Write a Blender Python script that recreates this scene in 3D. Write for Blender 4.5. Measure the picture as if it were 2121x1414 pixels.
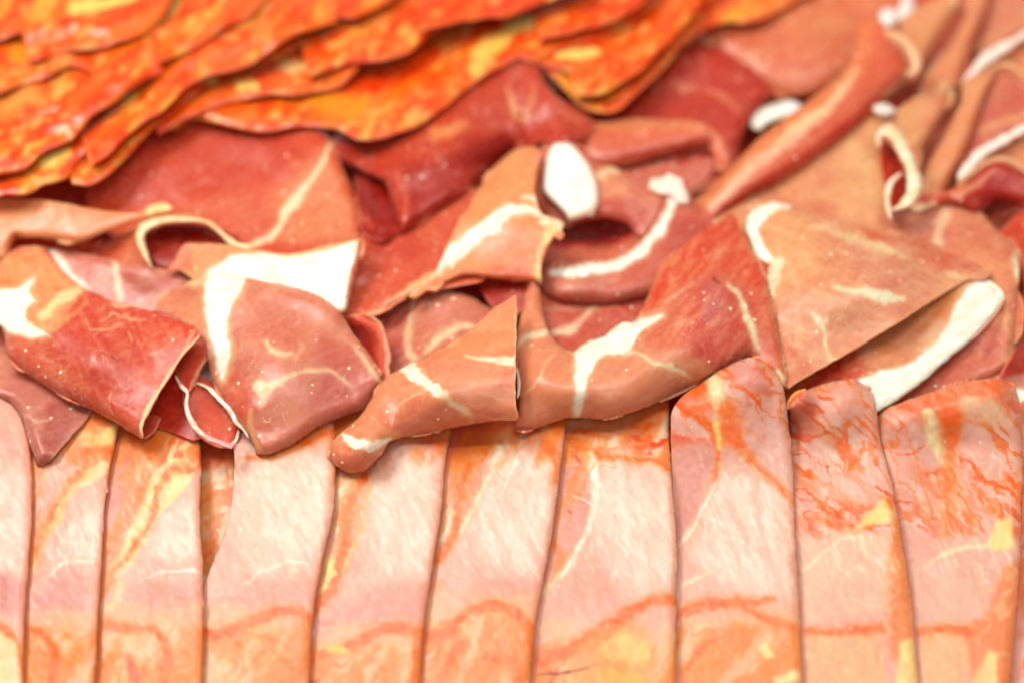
import bpy, math
import numpy as np
from mathutils import Vector

for o in list(bpy.data.objects):
    bpy.data.objects.remove(o)
SC = bpy.context.scene
COL = SC.collection

# ------------------------------------------------------------------ camera
PITCH = math.radians(48.0)
DIST, LENS = 0.50, 60.0
TARGET = Vector((0.0, 0.0, 0.012))
fwd = Vector((0, math.cos(PITCH), -math.sin(PITCH)))
CAM = TARGET - fwd * DIST
cam = bpy.data.objects.new('camera', bpy.data.cameras.new('camera'))
COL.objects.link(cam)
cam.location = CAM
cam.rotation_euler = (math.radians(90) - PITCH, 0, 0)
cam.data.lens = LENS
cam.data.sensor_width = 36.0
cam.data.clip_start = 0.01
cam.data.clip_end = 20.0
cam.data.dof.use_dof = True
cam.data.dof.focus_distance = 0.466
cam.data.dof.aperture_fstop = 3.9
SC.camera = cam

# ------------------------------------------------------------------ world, lamps, exposure
W = bpy.data.worlds.new('World')
SC.world = W
W.use_nodes = True
bgn = W.node_tree.nodes['Background']
bgn.inputs[0].default_value = (1.0, 0.84, 0.76, 1)
bgn.inputs[1].default_value = 0.42


def area(name, loc, aim, size, power, col=(1, 0.95, 0.89)):
    d = bpy.data.lights.new(name, 'AREA')
    d.shape = 'RECTANGLE'
    d.size, d.size_y = size
    d.energy = power
    d.color = col
    o = bpy.data.objects.new(name, d)
    COL.objects.link(o)
    o.location = loc
    o.rotation_euler = (Vector(aim) - Vector(loc)).to_track_quat('-Z', 'Y').to_euler()
    return o


area('counter_lamp', (-0.40, 0.16, 0.72), (0, 0.0, 0.0), (0.36, 0.24), 9.0)
area('front_fill', (0.05, -0.55, 0.75), (0, 0.0, 0.0), (0.5, 0.25), 2.6)  # unseen fill light, added to lift the dark front-facing edges
area('ceiling_lamp', (0.30, 0.10, 0.95), (0, 0.0, 0.0), (0.35, 0.35), 2.8)
area('tube_lamp', (0.02, -0.02, 0.62), (0.02, -0.02, 0.0), (0.36, 0.035), 2.0)
for k, (lx, ly, lz) in enumerate([(-0.10, 0.50, 0.60), (0.22, 0.45, 0.55), (0.02, 0.30, 0.80)]):
    d = bpy.data.lights.new('bulb', 'POINT')
    d.energy = 1.0
    d.shadow_soft_size = 0.009
    d.color = (1, 0.95, 0.88)
    o = bpy.data.objects.new('bulb', d)
    COL.objects.link(o)
    o.location = (lx, ly, lz)

SC.view_settings.view_transform = 'Standard'
SC.view_settings.look = 'None'
SC.view_settings.exposure = -0.20
SC.view_settings.gamma = 1.0
SC.render.engine = 'CYCLES'
SC.cycles.use_denoising = True
SC.cycles.max_bounces = 8
SC.cycles.diffuse_bounces = 5
SC.cycles.glossy_bounces = 2
SC.cycles.transmission_bounces = 2
SC.cycles.caustics_reflective = False
SC.cycles.caustics_refractive = False

# ------------------------------------------------------------------ helpers
IW, IH = 2121.0, 1414.0
_right = np.array([1.0, 0, 0])
_up = np.array([0, math.sin(PITCH), math.cos(PITCH)])
_f = np.array(fwd)
_c = np.array(CAM)


def world(px, py, hmm):
    """point of the surface seen at photo coordinate (px, py) lying h millimetres above the table"""
    px = np.asarray(px, float)
    py = np.asarray(py, float)
    sx = (px / IW - 0.5) * 36.0 / LENS
    sy = (0.5 - py / IH) * (36.0 * IH / IW) / LENS
    d = _f[None, :] + sx[:, None] * _right + sy[:, None] * _up
    t = (np.asarray(hmm, float) / 1000.0 - _c[2]) / d[:, 2]
    return _c + d * t[:, None]


def _hash(ix, iy, seed):
    h = (ix.astype(np.int64) * 374761393 + iy.astype(np.int64) * 668265263 + seed * 974711) & 0xffffffff
    h = ((h ^ (h >> 13)) * 1274126177) & 0xffffffff
    h = (h ^ (h >> 16)) & 0xffffffff
    return h / 4294967295.0


def vnoise(x, y, seed=0):
    ix = np.floor(x)
    iy = np.floor(y)
    fx = x - ix
    fy = y - iy
    fx = fx * fx * (3 - 2 * fx)
    fy = fy * fy * (3 - 2 * fy)
    a = _hash(ix, iy, seed)
    b = _hash(ix + 1, iy, seed)
    c = _hash(ix, iy + 1, seed)
    d = _hash(ix + 1, iy + 1, seed)
    return (a + (b - a) * fx) * (1 - fy) + (c + (d - c) * fx) * fy


def fbm(x, y, seed=0, octv=3):
    s = 0
    a = 1.0
    tot = 0
    for k in range(octv):
        s = s + a * (vnoise(x * 2 ** k + 17.3 * k, y * 2 ** k - 9.1 * k, seed + k) * 2 - 1)
        tot += a
        a *= 0.5
    return s / tot


def sstep(a, b, x):
    t = np.clip((x - a) / (b - a + 1e-9), 0, 1)
    return t * t * (3 - 2 * t)


def spline(pts, step=6.0, closed=False, ragged=0.0, seed=0):
    """Catmull-Rom through the points, with corners kept where the outline turns sharply"""
    P = [tuple(p[:2]) for p in pts]
    n = len(P)
    out = []
    corner = []
    for i in range(n):
        if not closed and i in (0, n - 1):
            corner.append(True)
            continue
        a, b, c = np.array(P[i - 1]), np.array(P[i]), np.array(P[(i + 1) % n])
        u, v = b - a, c - b
        cs = np.dot(u, v) / (np.linalg.norm(u) * np.linalg.norm(v) + 1e-9)
        corner.append(cs < 0.45)
    segs = n if closed else n - 1
    for i in range(segs):
        p1, p2 = np.array(P[i], float), np.array(P[(i + 1) % n], float)
        p0 = np.array(P[i - 1], float) if not corner[i] else 2 * p1 - p2
        p3 = np.array(P[(i + 2) % n], float) if not corner[(i + 1) % n] else 2 * p2 - p1
        L = np.linalg.norm(p2 - p1)
        p0 = p1 + (p0 - p1) * min(1.0, L / (np.linalg.norm(p0 - p1) + 1e-9))
        p3 = p2 + (p3 - p2) * min(1.0, L / (np.linalg.norm(p3 - p2) + 1e-9))
        m = max(2, int(L / step))
        for k in range(m):
            t = k / m
            out.append(0.5 * ((2 * p1) + (-p0 + p2) * t + (2 * p0 - 5 * p1 + 4 * p2 - p3) * t * t
                              + (-p0 + 3 * p1 - 3 * p2 + p3) * t ** 3))
    if not closed:
        out.append(np.array(P[-1], float))
    out = np.array(out)
    if ragged > 0:
        x, y = out[:, 0], out[:, 1]
        out = out + np.stack([fbm(x / 14, y / 14, seed + 5, 3), fbm(x / 14, y / 14, seed + 55, 3)], 1) * ragged * 1.6
    return out


def seg_dist(X, Y, poly, closed):
    """distance to a polyline, parameter along it and the nearest point"""
    A = poly
    B = np.roll(poly, -1, 0)
    if not closed:
        A, B = poly[:-1], poly[1:]
    best = np.full(X.shape, 1e18)
    bt = np.zeros(X.shape)
    bx = np.zeros(X.shape)
    by = np.zeros(X.shape)
    lens = np.linalg.norm(B - A, axis=1)
    cum = np.concatenate([[0], np.cumsum(lens)])
    for k in range(len(A)):
        ax, ay = A[k]
        dx, dy = B[k] - A[k]
        L2 = dx * dx + dy * dy + 1e-12
        t = np.clip(((X - ax) * dx + (Y - ay) * dy) / L2, 0, 1)
        qx = ax + t * dx
        qy = ay + t * dy
        d = (X - qx) ** 2 + (Y - qy) ** 2
        m = d < best
        best[m] = d[m]
        bt[m] = (cum[k] + t[m] * lens[k]) / (cum[-1] + 1e-9)
        bx[m] = qx[m]
        by[m] = qy[m]
    return np.sqrt(best), bt, bx, by


def inside(X, Y, poly):
    c = np.zeros(X.shape, bool)
    x2, y2 = poly[-1]
    for x1, y1 in poly:
        if y1 != y2:
            m = ((y1 > Y) != (y2 > Y)) & (X < (x2 - x1) * (Y - y1) / (y2 - y1) + x1)
            c ^= m
        x2, y2 = x1, y1
    return c


def lin(c):
    c = np.array(c, float) / 255.0
    return np.where(c <= 0.04045, c / 12.92, ((c + 0.055) / 1.055) ** 2.4)


ALB = 0.80


def near_line(X, Y, pts, margin):
    xs = [p[0] for p in pts]
    ys = [p[1] for p in pts]
    return (X > min(xs) - margin) & (X < max(xs) + margin) & (Y > min(ys) - margin) & (Y < max(ys) + margin)


def paint(X, Y, base, ops, seed):
    """colour pattern of a slice: fat, veins, marbling, plus some painted shade and sheen"""
    C = np.tile(np.array(base, float), (X.size, 1))
    wx = fbm(X / 30, Y / 30, seed + 11, 3) * 6 + fbm(X / 8, Y / 8, seed + 12, 2) * 1.8
    wy = fbm(X / 30, Y / 30, seed + 21, 3) * 6 + fbm(X / 8, Y / 8, seed + 22, 2) * 1.8
    for i, op in enumerate(ops):
        kind = op[0]
        if kind == 'L':      # line: pts, widths (start, mid, end), colour, alpha, soft
            _, pts, ws, col, al, soft = op
            m = near_line(X, Y, pts, max(ws) + soft * 2 + 10)
            if not m.any():
                continue
            x, y = X[m] + wx[m], Y[m] + wy[m]
            P = spline(pts, 14)
            d, t, _, _ = seg_dist(x, y, P, False)
            if col[2] < 90 and col[0] > 220:
                ws = [q * 1.35 for q in ws]
                wh = np.interp(t, np.linspace(0, 1, len(ws)), ws) / 2
                st = 0.25 + 0.9 * vnoise(x / 15, y / 6, seed + i + 5)
                ah = ((1 - sstep(wh * 0.6, wh * 1.8 + 10, d)) * 0.7 * st)[:, None]
                C[m] = C[m] * (1 - ah) + np.array((250, 146, 78)) * ah
                al = al * (0.55 + 0.6 * vnoise(x / 18, y / 9, seed + i + 6))
                soft = soft + 1.5
            if min(col) > 165 and max(ws) > 6:
                soft = soft * 1.5
                wh = np.interp(t, np.linspace(0, 1, len(ws)), ws) / 2
                ah = ((1 - sstep(wh - 1, wh + 9, d)) * 0.5 * (0.4 + 0.9 * vnoise(x / 13, y / 13, seed + i + 9)))[:, None]
                C[m] = C[m] * (1 - ah) + np.array((248, 184, 138)) * ah
            ws = list(ws)
            w = np.interp(t, np.linspace(0, 1, len(ws)), ws) / 2
            w = w * (1 + 0.45 * fbm(x / 12, y / 12, seed + i * 7, 3))
            a = (1 - sstep(w - soft, w + soft, d)) * al
            a = a * (0.86 + 0.28 * vnoise(x / 9, y / 9, seed + i))
            a = np.clip(a, 0, 1)[:, None]
            C[m] = C[m] * (1 - a) + np.array(col) * a
        elif kind == 'P':    # polygon patch: pts, colour, alpha, soft
            _, pts, col, al, soft = op
            m = near_line(X, Y, pts, soft * 2 + 12)
            if not m.any():
                continue
            x, y = X[m] + wx[m], Y[m] + wy[m]
            P = spline(pts, 14, closed=True)
            d, _, _, _ = seg_dist(x, y, P, True)
            sd = np.where(inside(x, y, P), d, -d)
            if min(col) > 225 and soft < 7:
                soft = soft * 1.6
                ah = (sstep(-16, 3, sd) * 0.6 * (0.4 + 0.9 * vnoise(x / 13, y / 13, seed + i + 9)))[:, None]
                C[m] = C[m] * (1 - ah) + np.array((248, 184, 138)) * ah
            a = np.clip(sstep(-soft, soft, sd) * al, 0, 1)[:, None]
            C[m] = C[m] * (1 - a) + np.array(col) * a
        elif kind == 'N':    # noise mottling: colour, scale long, scale short, angle, threshold, soft, alpha, region(optional)
            _, col, s1, s2, ang, th, soft, al = op[:8]
            ca, sa = math.cos(math.radians(ang)), math.sin(math.radians(ang))
            x, y = X + wx * 1.5, Y + wy * 1.5
            u = (x * ca - y * sa) / s1
            v = (x * sa + y * ca) / s2
            n = fbm(u, v, seed + 31 * i + 3, 3)
            a = sstep(th - soft, th + soft, n) * al
            if len(op) > 8:
                P = spline(op[8], 20, closed=True)
                d, _, _, _ = seg_dist(x, y, P, True)
                a = a * sstep(-14, 18, np.where(inside(x, y, P), d, -d))
            C = C * (1 - a[:, None]) + np.array(col) * a[:, None]
        elif kind == 'R':    # ridged veins: colour, scale long, scale short, angle, width, alpha, region
            _, col, s1, s2, ang, wd, al = op[:7]
            ca, sa = math.cos(math.radians(ang)), math.sin(math.radians(ang))
            x, y = X + wx * 2.0, Y + wy * 2.0
            u = (x * ca - y * sa) / s1
            v = (x * sa + y * ca) / s2
            u2 = u + fbm(u * 1.7, v * 1.7, seed + 91, 2) * 0.5
            v2 = v + fbm(u * 1.7, v * 1.7, seed + 92, 2) * 0.5
            n = np.abs(vnoise(u2, v2, seed + 31 * i + 5) * 2 - 1 + 0.25 * fbm(u2 * 2, v2 * 2, seed + i, 1))
            br = sstep(0.15, 0.6, vnoise(u * 0.8 + 5, v * 0.8, seed + i * 3))
            a = (1 - sstep(wd * 0.35, wd, n)) * al * (0.35 + 0.65 * br)
            if len(op) > 7:
                P = spline(op[7], 20, closed=True)
                d, _, _, _ = seg_dist(x, y, P, True)
                a = a * sstep(-14, 18, np.where(inside(x, y, P), d, -d))
            C = C * (1 - a[:, None]) + np.array(col) * a[:, None]
    br = sstep(205, 240, C.min(1))
    a = (br * 0.55 * sstep(-0.1, 0.6, fbm(X / 34, Y / 22, seed + 61, 3)))[:, None]
    C = C * (1 - a) + np.array((250, 226, 202)) * a
    return C


# height buffer in which every new slice comes to rest on the ones below it
G = 4.0
MX0, MY0 = -200.0, -200.0
NX, NY = int(2520 / G), int(1860 / G)
HM = np.full((NY, NX), -12.0)
GX, GY = np.meshgrid(MX0 + np.arange(NX) * G, MY0 + np.arange(NY) * G)


def maxf(A, r):
    for _ in range(r):
        B = A.copy()
        B[1:] = np.maximum(B[1:], A[:-1])
        B[:-1] = np.maximum(B[:-1], A[1:])
        B[:, 1:] = np.maximum(B[:, 1:], A[:, :-1])
        B[:, :-1] = np.maximum(B[:, :-1], A[:, 1:])
        A = B
    return A


def blur(A, r):
    for ax in (0, 1):
        for _ in range(2):
            P = np.pad(A, [(r + 1, r) if a == ax else (0, 0) for a in (0, 1)], mode='edge')
            S = np.cumsum(P, axis=ax)
            if ax == 0:
                A = (S[2 * r + 1:] - S[:-2 * r - 1]) / (2 * r + 1)
            else:
                A = (S[:, 2 * r + 1:] - S[:, :-2 * r - 1]) / (2 * r + 1)
    return A


def sampleG(A, X, Y):
    u = np.clip((X - MX0) / G, 0, NX - 1.001)
    v = np.clip((Y - MY0) / G, 0, NY - 1.001)
    iu, iv = u.astype(int), v.astype(int)
    fu, fv = u - iu, v - iv
    return (A[iv, iu] * (1 - fu) + A[iv, iu + 1] * fu) * (1 - fv) + (A[iv + 1, iu] * (1 - fu) + A[iv + 1, iu + 1] * fu) * fv


def rbf(ctrl):
    C = np.array(ctrl, float)
    n = len(C)

    def phi(dx, dy):
        return np.sqrt(dx * dx + dy * dy + 40.0 ** 2)
    K = phi(C[:, None, 0] - C[None, :, 0], C[:, None, 1] - C[None, :, 1])
    A = np.zeros((n + 1, n + 1))
    A[:n, :n] = K
    A[:n, n] = 1
    A[n, :n] = 1
    b = np.zeros(n + 1)
    b[:n] = C[:, 2]
    s = np.linalg.lstsq(A, b, rcond=None)[0]

    def f(X, Y):
        o = np.full(X.shape, s[n])
        for k in range(n):
            o = o + s[k] * phi(X - C[k, 0], Y - C[k, 1])
        return o
    return f


SEED = [0]
HOFF = [0.0]
FATC = (254, 248, 236)


def sheet(outline, ctrl, base, ops=(), rounds=(), step=2.6, ragged=0.9, bump=(0.6, 85), gap=1.0, clamp=True,
          soft=5, seed=None, fine=0.07, edge=0.4, wisp=0.5, grain=20):
    """one layer of meat: outline, height control points, colour pattern, rounded folds"""
    global HM
    if seed is None:
        SEED[0] += 101
        seed = SEED[0]
    P = spline(outline, 6, closed=True, ragged=ragged, seed=seed)
    f = rbf([(c[0], c[1], c[2] + HOFF[0]) for c in ctrl])
    RP = [(spline(r[0], 12), r[1], r[2]) for r in rounds]

    def H(X, Y):
        h = f(X, Y)
        h = h + bump[0] * fbm(X / bump[1], Y / bump[1], seed + 1, 2)
        h = h + fine * fbm(X / 16, Y / 16, seed + 2, 2)
        for rp, wd, drop in RP:
            d, _, _, _ = seg_dist(X, Y, rp, False)
            t = np.clip(1 - d / wd, 0, 1)
            t = t * 0.94
            h = h - drop * (1 - np.sqrt(1 - t * t))
        return h
    x0, y0 = P.min(0)
    x1, y1 = P.max(0)
    i0, i1 = max(0, int((x0 - MX0) / G) - 3), min(NX, int((x1 - MX0) / G) + 4)
    j0, j1 = max(0, int((y0 - MY0) / G) - 3), min(NY, int((y1 - MY0) / G) + 4)
    gx, gy = GX[j0:j1, i0:i1], GY[j0:j1, i0:i1]
    ins = inside(gx.ravel(), gy.ravel(), P).reshape(gx.shape)
    D = H(gx.ravel(), gy.ravel()).reshape(gx.shape)
    top = HM[j0:j1, i0:i1]
    insd = maxf(ins.astype(float), 1) > 0.5
    E = np.where(insd, np.maximum(0, top + gap - D), 0)
    if clamp is not True:
        if clamp is False:
            E[:] = 0
        else:
            E = E * inside(gx.ravel(), gy.ravel(), spline(clamp, 12, closed=True)).reshape(gx.shape)
    E2 = blur(maxf(E, soft), soft)
    E2 = np.maximum(E2, E)
    E2 = blur(maxf(E2, 1), 1)
    HM[j0:j1, i0:i1] = np.where(ins, np.maximum(top, D + E2), top)
    full = np.zeros((NY, NX))
    full[j0:j1, i0:i1] = E2
    # fine grid
    nx, ny = int((x1 - x0) / step) + 2, int((y1 - y0) / step) + 2
    X, Y = np.meshgrid(x0 + np.arange(nx) * step, y0 + np.arange(ny) * step)
    cx, cy = X[:-1, :-1] + step / 2, Y[:-1, :-1] + step / 2
    keep = inside(cx.ravel(), cy.ravel(), P).reshape(cx.shape)
    idx = np.arange(nx * ny).reshape(ny, nx)
    q = np.stack([idx[:-1, :-1], idx[1:, :-1], idx[1:, 1:], idx[:-1, 1:]], -1)[keep]
    cnt = np.bincount(q.ravel(), minlength=nx * ny)
    used = np.where(cnt > 0)[0]
    bnd = (cnt > 0) & (cnt < 4)
    Xf, Yf = X.ravel().copy(), Y.ravel().copy()
    bi = np.where(bnd)[0]
    d, _, qx, qy = seg_dist(Xf[bi], Yf[bi], P, True)
    mm = d < step * 1.6
    Xf[bi[mm]] = qx[mm]
    Yf[bi[mm]] = qy[mm]
    remap = np.full(nx * ny, -1)
    remap[used] = np.arange(len(used))
    Xu, Yu = Xf[used], Yf[used]
    h = H(Xu, Yu) + sampleG(full, Xu, Yu)
    ops = list(ops)
    if wisp and base != FATC:   # hair-fine fat threads and fibres through the lean
        ops += [('N', (250, 186, 150), 34, 4.5, grain, 0.22, 0.25, 0.30 * wisp), ('N', (186, 60, 50), 40, 7, grain + 14, 0.22, 0.25, 0.20 * wisp),
                ('R', (250, 204, 172), 90, 44, grain, 0.06, 0.40 * wisp), ('R', (248, 196, 162), 34, 20, grain - 40, 0.05, 0.25 * wisp)]
    C = paint(Xu, Yu, base, ops, seed)
    if edge and base != FATC:   # dried paler rim of the cut edge
        d, _, _, _ = seg_dist(Xu, Yu, P, True)
        a = (1 - sstep(1.5, 5.0, d)) * edge * sstep(0.25, 0.6, vnoise(Xu / 40, Yu / 40, seed + 3))
        C = C * (1 - a[:, None]) + np.array((250, 196, 148)) * a[:, None]
    return world(Xu, Yu, h), remap[q], C


def rim(path, w, thick, base, ops=(), step=5, seg=10, clampup=0.0, ragged=0.8):
    """a cut edge seen end-on: a flattened strand along (px, py, h)"""
    P2 = spline([p[:2] for p in path], step)
    src = np.array([p[:2] for p in path], float)
    cl = np.concatenate([[0], np.cumsum(np.linalg.norm(np.diff(src, axis=0), axis=1))])
    pl = np.concatenate([[0], np.cumsum(np.linalg.norm(np.diff(P2, axis=0), axis=1))])
    hh = np.interp(pl / pl[-1], cl / cl[-1], [p[2] + HOFF[0] for p in path])
    T = np.gradient(P2, axis=0)
    T /= np.linalg.norm(T, axis=1)[:, None] + 1e-9
    N = np.stack([-T[:, 1], T[:, 0]], 1)
    SEED[0] += 13
    tt = np.linspace(0, 1, len(P2))
    ww = np.interp(tt, np.linspace(0, 1, len(w)), w) / 2
    ww = ww * (1 + 0.42 * fbm(pl / 16, pl * 0 + SEED[0], SEED[0], 3))
    ww = ww * np.sqrt(np.clip(1 - (np.abs(tt * 2 - 1)) ** 14, 0.02, 1))
    V, Cx, Cy = [], [], []
    for k in range(seg):
        a = 2 * math.pi * k / seg
        X = P2[:, 0] + N[:, 0] * ww * math.cos(a)
        Y = P2[:, 1] + N[:, 1] * ww * math.cos(a)
        V.append(world(X, Y, hh + math.sin(a) * thick * np.minimum(1, ww / (ww.max() * .5))))
        Cx.append(X)
        Cy.append(Y)
    n = len(P2)
    V = np.stack(V, 1).reshape(-1, 3)
    C = paint(np.stack(Cx, 1).ravel(), np.stack(Cy, 1).ravel(), base, ops, SEED[0])
    i = np.arange(n - 1)[:, None] * seg
    k = np.arange(seg)[None, :]
    q = np.stack([i + k, i + (k + 1) % seg, i + seg + (k + 1) % seg, i + seg + k], -1).reshape(-1, 4)
    return V, q, C


def link_mesh(name, layers, mat, parent=None, thick=0.9, origin=None):
    V, Q, C = [], [], []
    off = 0
    for v, q, c in layers:
        V.append(v)
        Q.append(q + off)
        C.append(c)
        off += len(v)
    V, Q, C = np.concatenate(V), np.concatenate(Q), np.concatenate(C)
    org = np.array(origin) if origin is not None else np.array([V[:, 0].mean(), V[:, 1].mean(), 0.0])
    me = bpy.data.meshes.new(name)
    me.vertices.add(len(V))
    me.vertices.foreach_set('co', (V - org).astype(np.float32).ravel())
    me.loops.add(len(Q) * 4)
    me.loops.foreach_set('vertex_index', Q.astype(np.int32).ravel())
    me.polygons.add(len(Q))
    me.polygons.foreach_set('loop_start', np.arange(0, len(Q) * 4, 4, dtype=np.int32))
    me.polygons.foreach_set('loop_total', np.full(len(Q), 4, dtype=np.int32))
    me.polygons.foreach_set('use_smooth', np.ones(len(Q), bool))
    me.update(calc_edges=True)
    me.validate()
    ca = me.color_attributes.new('pattern', 'FLOAT_COLOR', 'POINT')
    rgba = np.ones((len(V), 4), np.float32)
    lc = lin(np.clip(C, 0, 255))
    wf = sstep(0.40, 0.85, lc[:, 2:3])
    rs = 1 - sstep(0.03, 0.22, lc[:, 1:2])          # lean meat keeps a deep saturated red
    lc = lc * np.concatenate([1 + 0 * rs, 1 - 0.30 * rs, 1 - 0.48 * rs], 1)
    rgba[:, :3] = lc * (np.array([[0.57, 0.62, 0.54]]) * (1 - wf) + np.array([[0.72, 0.71, 0.71]]) * wf)
    ca.data.foreach_set('color', rgba.ravel())
    me.materials.append(mat)
    ob = bpy.data.objects.new(name, me)
    COL.objects.link(ob)
    if parent is not None:
        ob.parent = parent
        ob.location = Vector(org) - parent.location
    else:
        ob.location = org
    if thick:
        m = ob.modifiers.new('thickness', 'SOLIDIFY')
        m.thickness = thick / 1000.0
        m.offset = -1.0 if _faces_up(V, Q) else 1.0
        m.use_rim = True
    return ob


def _faces_up(V, Q):
    a = V[Q[:, 1]] - V[Q[:, 0]]
    b = V[Q[:, 2]] - V[Q[:, 0]]
    return np.cross(a, b)[:, 2].sum() > 0


# ------------------------------------------------------------------ materials
def meat_material(name, rough, bump_s, sss, grain_scale, speck, coat=0.0, vein=0.0, spark=0.0):
    m = bpy.data.materials.new(name)
    m.use_nodes = True
    nt = m.node_tree
    N, L = nt.nodes, nt.links
    b = N['Principled BSDF']
    at = N.new('ShaderNodeAttribute')
    at.attribute_name = 'pattern'
    tc = N.new('ShaderNodeTexCoord')
    mp = N.new('ShaderNodeMapping')
    mp.inputs['Scale'].default_value = (1000, 1000, 1000)
    L.new(tc.outputs['Object'], mp.inputs[0])

    def noise(scale, det=4, rough_=0.55, stretch=None, dist=0.0):
        n = N.new('ShaderNodeTexNoise')
        n.inputs['Scale'].default_value = scale
        n.inputs['Detail'].default_value = det
        n.inputs['Roughness'].default_value = rough_
        n.inputs['Distortion'].default_value = dist
        if stretch:
            s = N.new('ShaderNodeMapping')
            s.inputs['Scale'].default_value = stretch
            s.inputs['Rotation'].default_value = (0, 0, 0.5)
            L.new(mp.outputs[0], s.inputs[0])
            L.new(s.outputs[0], n.inputs['Vector'])
        else:
            L.new(mp.outputs[0], n.inputs['Vector'])
        return n

    def ramp(src, a, b_, lo=0.0, hi=1.0):
        r = N.new('ShaderNodeMapRange')
        r.inputs['From Min'].default_value = a
        r.inputs['From Max'].default_value = b_
        r.inputs['To Min'].default_value = lo
        r.inputs['To Max'].default_value = hi
        L.new(src, r.inputs['Value'])
        return r.outputs['Result']

    def mix(fac, a, b_, mode='MIX'):
        x = N.new('ShaderNodeMix')
        x.data_type = 'RGBA'
        x.blend_type = mode
        if isinstance(fac, float):
            x.inputs[0].default_value = fac
        else:
            L.new(fac, x.inputs[0])
        if isinstance(a, tuple):
            x.inputs[6].default_value = a
        else:
            L.new(a, x.inputs[6])
        if isinstance(b_, tuple):
            x.inputs[7].default_value = b_
        else:
            L.new(b_, x.inputs[7])
        return x.outputs[2]
    n1 = noise(grain_scale, 5, 0.6, (1, 0.35, 1))
    n2 = noise(0.12, 3, 0.5)
    c = mix(ramp(n1.outputs[0], 0.35, 0.68, 0.0, 0.12), at.outputs['Color'], (1.0, 0.66, 0.50, 1), 'SOFT_LIGHT')
    c = mix(ramp(n2.outputs[0], 0.40, 0.66, 0.0, 0.09), c, (0.85, 0.33, 0.20, 1), 'MULTIPLY')
    if vein > 0:   # hair-thin fat threads through the lean
        nv = noise(0.16, 4, 0.6, (1.0, 0.45, 1), 1.2)
        ab = N.new('ShaderNodeMath')
        ab.operation = 'SUBTRACT'
        ab.inputs[1].default_value = 0.5
        L.new(nv.outputs[0], ab.inputs[0])
        a2 = N.new('ShaderNodeMath')
        a2.operation = 'ABSOLUTE'
        L.new(ab.outputs[0], a2.inputs[0])
        line = ramp(a2.outputs[0], 0.0, 0.011, 1.0, 0.0)
        gate = ramp(noise(0.09, 2).outputs[0], 0.5, 0.64, 0.0, vein)
        mu = N.new('ShaderNodeMath')
        mu.operation = 'MULTIPLY'
        L.new(line, mu.inputs[0])
        L.new(gate, mu.inputs[1])
        c = mix(mu.outputs[0], c, (0.80, 0.50, 0.36, 1))
    if speck > 0:  # crystals and salt grains
        vo = N.new('ShaderNodeTexVoronoi')
        vo.inputs['Scale'].default_value = 0.42
        L.new(mp.outputs[0], vo.inputs['Vector'])
        sp = N.new('ShaderNodeSeparateColor')
        L.new(vo.outputs['Color'], sp.inputs[0])
        rad = ramp(sp.outputs[0], 0.76, 1.0, 0.0, 0.22)
        df = N.new('ShaderNodeMath')
        df.operation = 'LESS_THAN'
        L.new(vo.outputs['Distance'], df.inputs[0])
        L.new(rad, df.inputs[1])
        m2 = N.new('ShaderNodeMath')
        m2.operation = 'MULTIPLY'
        m2.inputs[1].default_value = speck
        L.new(df.outputs[0], m2.inputs[0])
        c = mix(m2.outputs[0], c, (0.86, 0.66, 0.50, 1))
    L.new(c, b.inputs['Base Color'])
    nr = noise(0.5, 4, 0.6)
    L.new(ramp(nr.outputs[0], 0.3, 0.7, rough - 0.10, rough + 0.12), b.inputs['Roughness'])
    b.inputs['IOR'].default_value = 1.40
    b.inputs['Specular IOR Level'].default_value = 0.45
    b.inputs['Subsurface Weight'].default_value = sss
    b.inputs['Subsurface Radius'].default_value = (1.0, 0.32, 0.16)
    b.inputs['Subsurface Scale'].default_value = 0.003
    if coat:
        b.inputs['Coat Weight'].default_value = coat
        b.inputs['Coat Roughness'].default_value = 0.14
    nb1 = noise(0.9, 6, 0.65, (1, 0.4, 1))
    nb2 = noise(4.0, 3, 0.6)
    bp = N.new('ShaderNodeBump')
    bp.inputs['Strength'].default_value = bump_s
    bp.inputs['Distance'].default_value = 0.0005
    L.new(nb1.outputs[0], bp.inputs['Height'])
    bp2 = N.new('ShaderNodeBump')
    bp2.inputs['Strength'].default_value = bump_s * 0.9 + spark
    bp2.inputs['Distance'].default_value = 0.00012
    L.new(nb2.outputs[0], bp2.inputs['Height'])
    L.new(bp.outputs[0], bp2.inputs['Normal'])
    L.new(bp2.outputs[0], b.inputs['Normal'])
    return m


M_HAM = meat_material('cured_ham', 0.27, 0.10, 0.85, 0.5, 0.8, coat=0.0, vein=0.5, spark=0.3)
M_PORK = meat_material('marbled_pork', 0.30, 0.08, 0.8, 0.8, 0.25, coat=0.0, vein=0.15, spark=0.55)
M_CHOR = meat_material('chorizo', 0.24, 0.25, 0.35, 0.7, 0.0, coat=0.15)
M_FAT = meat_material('fat', 0.36, 0.10, 0.8, 0.6, 0.0, coat=0.1)

m = bpy.data.materials.new('tray')
m.use_nodes = True
_b = m.node_tree.nodes['Principled BSDF']
_n = m.node_tree.nodes.new('ShaderNodeTexNoise')
_n.inputs['Scale'].default_value = 60
_r = m.node_tree.nodes.new('ShaderNodeMapRange')
_r.inputs['To Min'].default_value = 0.25
_r.inputs['To Max'].default_value = 0.4
m.node_tree.links.new(_n.outputs[0], _r.inputs[0])
m.node_tree.links.new(_r.outputs[0], _b.inputs['Roughness'])
_b.inputs['Base Color'].default_value = (0.78, 0.74, 0.72, 1)
M_TRAY = m


def empty(name, px, py):
    o = bpy.data.objects.new(name, None)
    COL.objects.link(o)
    o.empty_display_size = 0.01
    o.location = Vector(world([px], [py], [0.0])[0])
    return o


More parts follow.
